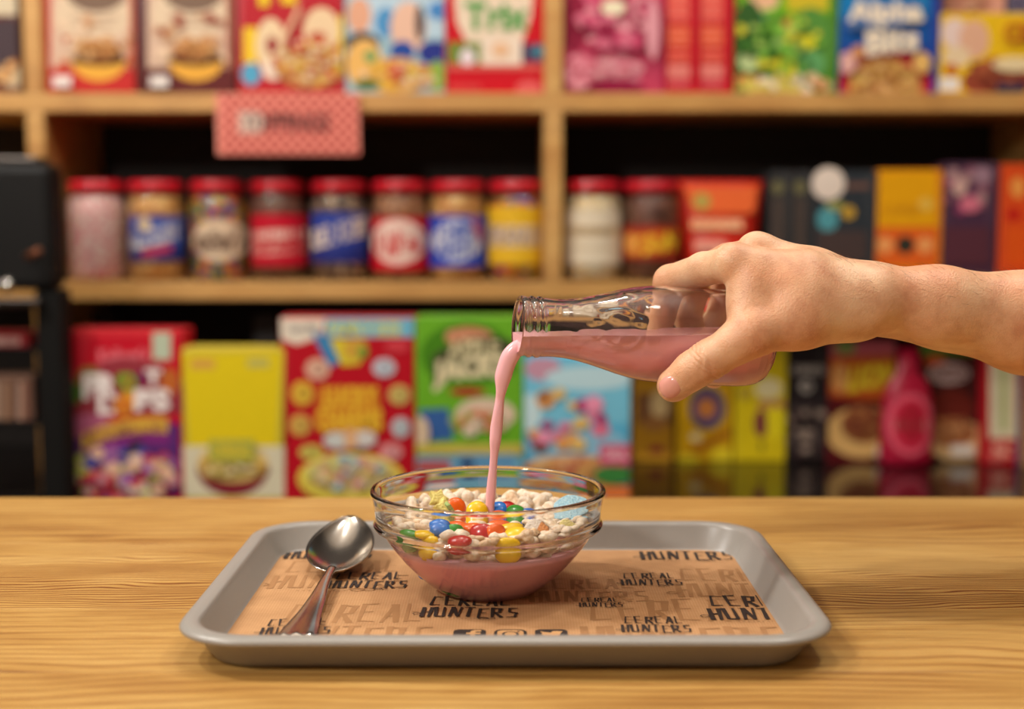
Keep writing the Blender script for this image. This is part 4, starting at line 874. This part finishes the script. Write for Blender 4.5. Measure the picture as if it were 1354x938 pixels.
# ------------------------------------------------------------------ spoon
m, nt, b = new_mat('spoon_steel'); b.inputs['Base Color'].default_value = (*lin((206, 198, 188)), 1); b.inputs['Metallic'].default_value = 1; b.inputs['Roughness'].default_value = .14
n1 = node(nt, 'ShaderNodeTexNoise', Scale=900.0, Detail=2.0); nt.links.new(coords(nt), n1.inputs[0])
mr = node(nt, 'ShaderNodeMapRange'); mr.inputs[3].default_value = .12; mr.inputs[4].default_value = .24; nt.links.new(n1.outputs[0], mr.inputs[0]); nt.links.new(mr.outputs[0], b.inputs['Roughness'])
M_spoon = m
HE = onz(391, 843, .0056); NK = onz(438, 755, .0105); TIP = at(464, 681, .893)
spo = thing('spoon', (HE.x, HE.y, .0036), 'steel tablespoon leaning in the tray left of the glass bowl', 'spoon')
ax = (TIP - NK); BLn = ax.length; ax.normalize(); sd = ax.cross(Vector((0, 0, 1))).normalized(); upv = sd.cross(ax).normalized()
def bowlpt(u, v, off):      # u 0..1 from neck to tip, v -1..1 across
    wv_ = .0218 * (math.sin(math.pi * min(u ** .82, 1)) ** .62) if 0 < u < 1 else 0
    wv_ = max(wv_, .0028 * (1 - u) ** 6)
    dep = .0105 * (math.sin(math.pi * u ** .9) ** .7 if 0 < u < 1 else 0) * (1 - abs(v) ** 2.2)
    return NK + ax * (u * BLn) + sd * (v * wv_) + upv * (-dep + off + .0035 * math.sin(math.pi * u) * 0)
nu, nv = 40, 24; vs, fs = [], []
for layer, off in enumerate((0, -.0012)):
    for i in range(nu + 1):
        for j in range(nv + 1): vs.append(bowlpt(.004 + .992 * i / nu, -1 + 2 * j / nv, off))
Lr = (nu + 1) * (nv + 1)
for i in range(nu):
    for j in range(nv):
        a_ = i * (nv + 1) + j; q = (a_, a_ + 1, a_ + nv + 2, a_ + nv + 1); fs.append(q); fs.append(tuple(Lr + k for k in q[::-1]))
for i in range(nu):
    for j in (0, nv):
        a_ = i * (nv + 1) + j; b2 = a_ + nv + 1; fs.append((a_, b2, b2 + Lr, a_ + Lr) if j == 0 else (a_, a_ + Lr, b2 + Lr, b2))
for j in range(nv):
    for i in (0, nu):
        a_ = i * (nv + 1) + j; fs.append((a_, a_ + Lr, a_ + 1 + Lr, a_ + 1))
sb = mesh('spoon_bowl', vs, fs, M_spoon, spo, True)
bm = bmesh.new(); bm.from_mesh(sb.data); bmesh.ops.recalc_face_normals(bm, faces=bm.faces); bm.to_mesh(sb.data); bm.free()
hp = spline([tuple(NK + ax * .003), tuple(onz(428, 772, .0100)), tuple(onz(417, 796, .0088)), tuple(onz(403, 822, .0068)), tuple(HE)], 8)
hw = np.interp(np.linspace(0, 1, len(hp)), [0, .12, .35, .6, .85, .97, 1], [.0030, .0030, .0042, .0065, .0100, .0108, .0090])
ht = np.interp(np.linspace(0, 1, len(hp)), [0, .3, 1], [.0022, .0018, .0011])
vs, fs = [], []; K = 16
for i, p_ in enumerate(hp):
    p_ = Vector(p_); t_ = (Vector(hp[min(i + 1, len(hp) - 1)]) - Vector(hp[max(i - 1, 0)])).normalized(); s_ = t_.cross(Vector((0, 0, 1))).normalized(); u_ = s_.cross(t_)
    for k in range(K):
        a = 2 * math.pi * k / K; cxx = math.cos(a); syy = math.sin(a)
        ridge = .0007 * (math.cos(cxx * 3 * math.pi) if syy > .05 else 0) * min(i / 12, 1)
        vs.append(p_ + s_ * (hw[i] * cxx) + u_ * (ht[i] * syy + ridge))
for i in range(len(hp) - 1):
    for k in range(K): fs.append((i * K + k, (i + 1) * K + k, (i + 1) * K + (k + 1) % K, i * K + (k + 1) % K))
fs.append(tuple(range(K))); fs.append(tuple((len(hp) - 1) * K + k for k in range(K - 1, -1, -1)))
mesh('handle', vs, fs, M_spoon, spo, True)

# ------------------------------------------------------------------ hand and arm (distance field, one continuous surface)
hh_ = .00075; X0, X1 = .070, .60; Y0, Y1 = .725, .945; Zb, Zt_ = .085, .250
gx = np.arange(X0, X1, hh_, dtype=np.float32); gy = np.arange(Y0, Y1, hh_, dtype=np.float32); gz = np.arange(Zb, Zt_, hh_, dtype=np.float32)
def cone(D, a, ra, c, rc, k, flatten=None):
    a = np.array(a, np.float32); c = np.array(c, np.float32); m_ = max(ra, rc) + 2.2 * k + .004
    lo = np.minimum(a, c) - m_; hi = np.maximum(a, c) + m_
    ix = slice(max(int((lo[0] - X0) / hh_), 0), max(min(int((hi[0] - X0) / hh_) + 2, len(gx)), 0)); iy_ = slice(max(int((lo[1] - Y0) / hh_), 0), min(int((hi[1] - Y0) / hh_) + 2, len(gy))); iz = slice(max(int((lo[2] - Zb) / hh_), 0), min(int((hi[2] - Zb) / hh_) + 2, len(gz)))
    px_ = gx[ix][:, None, None] - a[0]; py_ = gy[iy_][None, :, None] - a[1]; pz_ = gz[iz][None, None, :] - a[2]
    d = c - a; L2 = float(d @ d) + 1e-12
    t = np.clip((px_ * d[0] + py_ * d[1] + pz_ * d[2]) / L2, 0, 1)
    q = np.sqrt((px_ - t * d[0]) ** 2 + (py_ - t * d[1]) ** 2 + (pz_ - t * d[2]) ** 2) - (ra + (rc - ra) * t)
    s_ = D[ix, iy_, iz]
    hb = np.maximum(k - np.abs(s_ - q), 0) / k
    D[ix, iy_, iz] = np.minimum(s_, q) - hb * hb * k * .25
def new_field(): return np.full((len(gx), len(gy), len(gz)), .05, np.float32)
def V(px, py, y): return tuple(at(px, py, y))
def rp(r, y): return r * y / FPX
D = new_field()
def chain(pts, k):
    for (a, b_) in zip(pts[:-1], pts[1:]): cone(D, V(*a[:3]), rp(a[3], a[2]), V(*b_[:3]), rp(b_[3], b_[2]), k)
W1 = (1165, 395, .795, 44); 
# forearm and wrist
chain([(1160, 394, .792, 43), (1240, 404, .797, 48), (1354, 424, .806, 61), (1560, 452, .825, 80), (1800, 480, .850, 92)], .012)
chain([(1165, 402, .812, 42), (1250, 410, .820, 48), (1354, 430, .832, 60), (1560, 458, .850, 76), (1800, 486, .872, 86)], .012)
# back of the hand
chain([(1150, 390, .792, 38), (1060, 368, .786, 34), (975, 349, .787, 26)], .009)
chain([(1155, 391, .803, 38), (1075, 363, .806, 32), (1003, 334, .812, 25)], .009)
chain([(1160, 396, .815, 36), (1090, 374, .828, 30), (1036, 348, .838, 22)], .009)
chain([(1165, 402, .822, 34), (1105, 384, .846, 30), (1066, 368, .858, 20)], .010)
chain([(1140, 402, .786, 42), (1060, 398, .780, 40), (1000, 378, .781, 30)], .010)
# web and ball of the thumb
chain([(1120, 412, .787, 40), (1055, 422, .777, 37), (998, 440, .769, 30)], .010)
chain([(996, 362, .788, 27), (992, 400, .780, 27), (990, 436, .770, 28)], .008)
# knuckles
for q in ((966, 346, .787, 22), (998, 331, .811, 22)): cone(D, V(*q[:3]), rp(q[3], q[2]), V(q[0] + 6, q[1] + 2, q[2]), rp(q[3], q[2]), .006)
# thumb
chain([(1000, 440, .768, 30), (972, 455, .769, 27), (945, 472, .772, 25), (934, 478, .773, 25.5), (915, 490, .776, 24), (893, 508, .781, 22)], .004)
chain([(925, 486, .774, 22), (889, 511, .780, 20)], .003)
# fingers over and behind the bottle
def finger(pts): chain(pts, .0035)
finger([(972, 349, .788, 25), (930, 356, .812, 21.5), (886, 372, .838, 21), (874, 412, .857, 18.5), (872, 452, .860, 16)])
finger([(1003, 336, .812, 24), (962, 344, .836, 21), (922, 360, .856, 20.5), (908, 415, .872, 18.5), (922, 470, .868, 17), (944, 500, .851, 14.5)])
finger([(1036, 348, .838, 22), (1000, 360, .858, 20), (962, 374, .872, 19.5), (946, 425, .880, 17.5), (958, 480, .872, 16)])
finger([(1066, 370, .858, 20), (1030, 384, .872, 17.5), (1000, 398, .880, 17), (982, 438, .884, 15), (988, 472, .878, 13.5)])
def nets(D):
    D[0] = D[-1] = .02; D[:, 0] = D[:, -1] = .02; D[:, :, 0] = D[:, :, -1] = .02
    ins = D < 0; c8 = np.zeros(tuple(s - 1 for s in D.shape), np.uint8)
    for dx in (0, 1):
        for dy in (0, 1):
            for dz in (0, 1): c8 += ins[dx:D.shape[0] - 1 + dx, dy:D.shape[1] - 1 + dy, dz:D.shape[2] - 1 + dz]
    idx = np.argwhere((c8 > 0) & (c8 < 8)); mp_ = np.full(c8.shape, -1, np.int32); mp_[tuple(idx.T)] = np.arange(len(idx))
    acc = np.zeros((len(idx), 3)); cnt = np.zeros(len(idx)); cs = [(a, b_, c) for a in (0, 1) for b_ in (0, 1) for c in (0, 1)]
    for a in cs:
        for ax_ in range(3):
            if a[ax_] == 0:
                b_ = list(a); b_[ax_] = 1
                va = D[tuple((idx + a).T)]; vb = D[tuple((idx + b_).T)]; cr = (va < 0) != (vb < 0)
                t = np.where(cr, va / np.where(cr, va - vb, 1), 0); pos = np.array(a, float)[None] + np.zeros((len(idx), 3)); pos[:, ax_] += t
                acc += pos * cr[:, None]; cnt += cr
    vtx = (idx + acc / cnt[:, None]) * hh_ + np.array([X0, Y0, Zb]); faces = []
    for ax_ in range(3):
        sl0 = [slice(None)] * 3; sl1 = [slice(None)] * 3; sl0[ax_] = slice(0, -1); sl1[ax_] = slice(1, None)
        a, b_ = ins[tuple(sl0)], ins[tuple(sl1)]; e = np.argwhere(a != b_); u_, v_ = (ax_ + 1) % 3, (ax_ + 2) % 3
        sg = a[tuple(e.T)]; cells = []
        for du, dv in ((-1, -1), (0, -1), (0, 0), (-1, 0)):
            q = e.copy(); q[:, u_] += du; q[:, v_] += dv; cells.append(mp_[tuple(q.T)])
        f = np.stack(cells, 1); f[~sg] = f[~sg][:, ::-1]; faces.append(f)
    return vtx, np.concatenate(faces)
vtx, fcs = nets(D)
def smooth_v(vtx, f, it=6, lam=.5):
    e = np.concatenate([f[:, [0, 1]], f[:, [1, 2]], f[:, [2, 3]], f[:, [3, 0]]]); e = np.concatenate([e, e[:, ::-1]])
    deg = np.bincount(e[:, 0], minlength=len(vtx))[:, None]
    for i in range(it):
        for l in (lam, -lam * .98):
            s_ = np.stack([np.bincount(e[:, 0], vtx[e[:, 1], k], len(vtx)) for k in range(3)], 1)
            vtx = vtx + l * (s_ / deg - vtx)
    return vtx
vtx = smooth_v(vtx, fcs, 8)
# creases over the thumb joint, finger joint and wrist
def crease(p, along, offs, depth, wid, reach):
    p = np.array(V(*p)); q = np.array(V(*along)); t = (q - p) / np.linalg.norm(q - p); d = vtx - p; s_ = d @ t
    rad = np.linalg.norm(d - np.outer(s_, t), axis=1); msk = (rad < reach)
    sh = np.zeros(len(vtx))
    for o_, w_ in offs: sh += w_ * np.exp(-((s_ - o_ + .0006 * np.sin(d[:, 2] * 900 + o_ * 4000)) / wid) ** 2)
    dirn = (d - np.outer(s_, t)) / np.maximum(rad, 1e-6)[:, None]
    vtx[msk] -= (dirn * (depth * sh)[:, None])[msk]
crease((936, 477, .773), (893, 508, .781), [(-.0030, .7), (0, 1), (.0022, .8), (.0045, .5)], .00055, .0008, .0135)
crease((1004, 440, .768), (936, 477, .773), [(0, .6), (.004, .5)], .0004, .0012, .018)
me = bpy.data.meshes.new('person'); me.from_pydata(vtx.tolist(), [], fcs.tolist()); me.polygons.foreach_set('use_smooth', [True] * len(me.polygons))
m, nt, b = new_mat('skin')
v = coords(nt)
n1 = node(nt, 'ShaderNodeTexNoise', Scale=55.0, Detail=4.0, Roughness=.6); nt.links.new(v, n1.inputs[0])
c1 = ramp(nt, n1.outputs[0], [(.30, (208, 158, 122)), (.5, (226, 182, 144)), (.72, (234, 196, 158))])
n2 = node(nt, 'ShaderNodeTexNoise', Scale=18.0, Detail=2.0); nt.links.new(v, n2.inputs[0])
c2 = ramp(nt, n2.outputs[0], [(.42, (255, 255, 255)), (.70, (240, 196, 176))])
nt.links.new(mixc(nt, .7, c1, c2, 'MULTIPLY'), b.inputs['Base Color'])
b.inputs['Roughness'].default_value = .46; b.inputs['Subsurface Weight'].default_value = .22; b.inputs['Subsurface Radius'].default_value = (1, .35, .2); b.inputs['Subsurface Scale'].default_value = .003
vv = coords(nt, (160, 420, 420)); n3 = node(nt, 'ShaderNodeTexNoise', Scale=1.0, Detail=4.0, Roughness=.65, Distortion=.6); nt.links.new(vv, n3.inputs[0])
vo = node(nt, 'ShaderNodeTexVoronoi', Scale=900.0); nt.links.new(v, vo.inputs['Vector'])
ad = node(nt, 'ShaderNodeMath', operation='ADD'); nt.links.new(n3.outputs[0], ad.inputs[0]); nt.links.new(vo.outputs[0], ad.inputs[1])
bump(nt, b, ad.outputs[0], .30, .0005); M_skin = m
me.materials.append(M_skin)
person = bpy.data.objects.new('person', me); COL.objects.link(person)
tag(person, "bare right hand and forearm gripping the tipped bottle, thumb towards the viewer", 'person')
bvh = BVHTree.FromPolygons([tuple(x) for x in vtx], [tuple(int(k) for k in f) for f in fcs])
# thumbnail laid on the skin
tipc = Vector(V(893, 508, .781)); t_ = (tipc - Vector(V(925, 486, .775))).normalized(); n_ = Vector((-.22, -1, .10)).normalized()
n_ = (n_ - t_ * n_.dot(t_)).normalized(); s_ = t_.cross(n_)
vs, fs, NU, NV = [], [], 14, 14
for layer in (0, 1):
    for i in range(NU + 1):
        for j in range(NV + 1):
            a, b_ = -1 + 2 * i / NU, -1 + 2 * j / NV
            uu = a * math.sqrt(1 - b_ * b_ * .42); ww = b_ * math.sqrt(1 - a * a * .42)
            p_ = tipc + t_ * (.0012 + .0066 * ww) + s_ * (.0066 * uu)
            h_ = bvh.ray_cast(p_ + n_ * .03, -n_)
            hit = h_[0] if h_[0] is not None else p_
            vs.append(hit + n_ * (.00075 * (1 - max(abs(a), abs(b_)) ** 6) if layer == 0 else -.0004))
Ln = (NU + 1) * (NV + 1)
for i in range(NU):
    for j in range(NV):
        a_ = i * (NV + 1) + j; q = (a_, a_ + 1, a_ + NV + 2, a_ + NV + 1); fs.append(q); fs.append(tuple(k + Ln for k in q[::-1]))
nail = mesh('thumbnail', vs, fs, mat('nail', (226, 160, 146), .2, coat=.5), person, True); tag(nail, 'pinkish glossy thumbnail')
# fine arm hair along the top and side of the forearm
rh = random.Random(9); vs, fs = [], []; cand = np.nonzero((vtx[:, 0] > .19) & (vtx[:, 0] < .36))[0]
me.calc_loop_triangles()
nrm = np.zeros(len(vtx) * 3, np.float32); me.vertices.foreach_get('normal', nrm); nrm = nrm.reshape(-1, 3)
cnt_ = 0
while cnt_ < 420:
    i = int(cand[rh.randrange(len(cand))]); nn = Vector(nrm[i])
    if nn.z < .1 or nn.y > .5 or rh.random() > nn.z * .9 + .12: continue
    p0 = Vector(vtx[i]); L = rh.uniform(.004, .008); d1 = (nn * .45 + Vector((-.8, rh.uniform(-.3, .3), rh.uniform(-.1, .25)))).normalized()
    p1 = p0 + d1 * L * .5; p2 = p1 + (d1 - nn * .3).normalized() * L * .5
    o = len(vs); sdv = d1.cross(nn).normalized(); w0 = .00005
    for q, ww in ((p0, w0), (p1, w0 * .8), (p2, w0 * .25)):
        vs += [q + sdv * ww, q - sdv * ww * .5 + nn * ww, q - sdv * ww * .5 - nn * ww]
    for r_ in (0, 3):
        for k in range(3): fs.append((o + r_ + k, o + r_ + (k + 1) % 3, o + r_ + 3 + (k + 1) % 3, o + r_ + 3 + k))
    cnt_ += 1
hair = mesh('arm_hair', vs, fs, mat('hair_brown', (96, 62, 40), .5), person); hair['kind'] = 'stuff'

# light focused through the clear glass of the bowl and the bottle
for o in S.objects:
    if o.type != 'MESH': continue
    if o.data.materials and o.data.materials[0] == M_glass: o.cycles.is_caustics_caster = True
    elif o.name.split('.')[0] in ('bowl_milk', 'bottle_milk', 'cereal_puff', 'candy', 'marshmallow', 'paper_sheet', 'person'): o.cycles.is_caustics_receiver = True
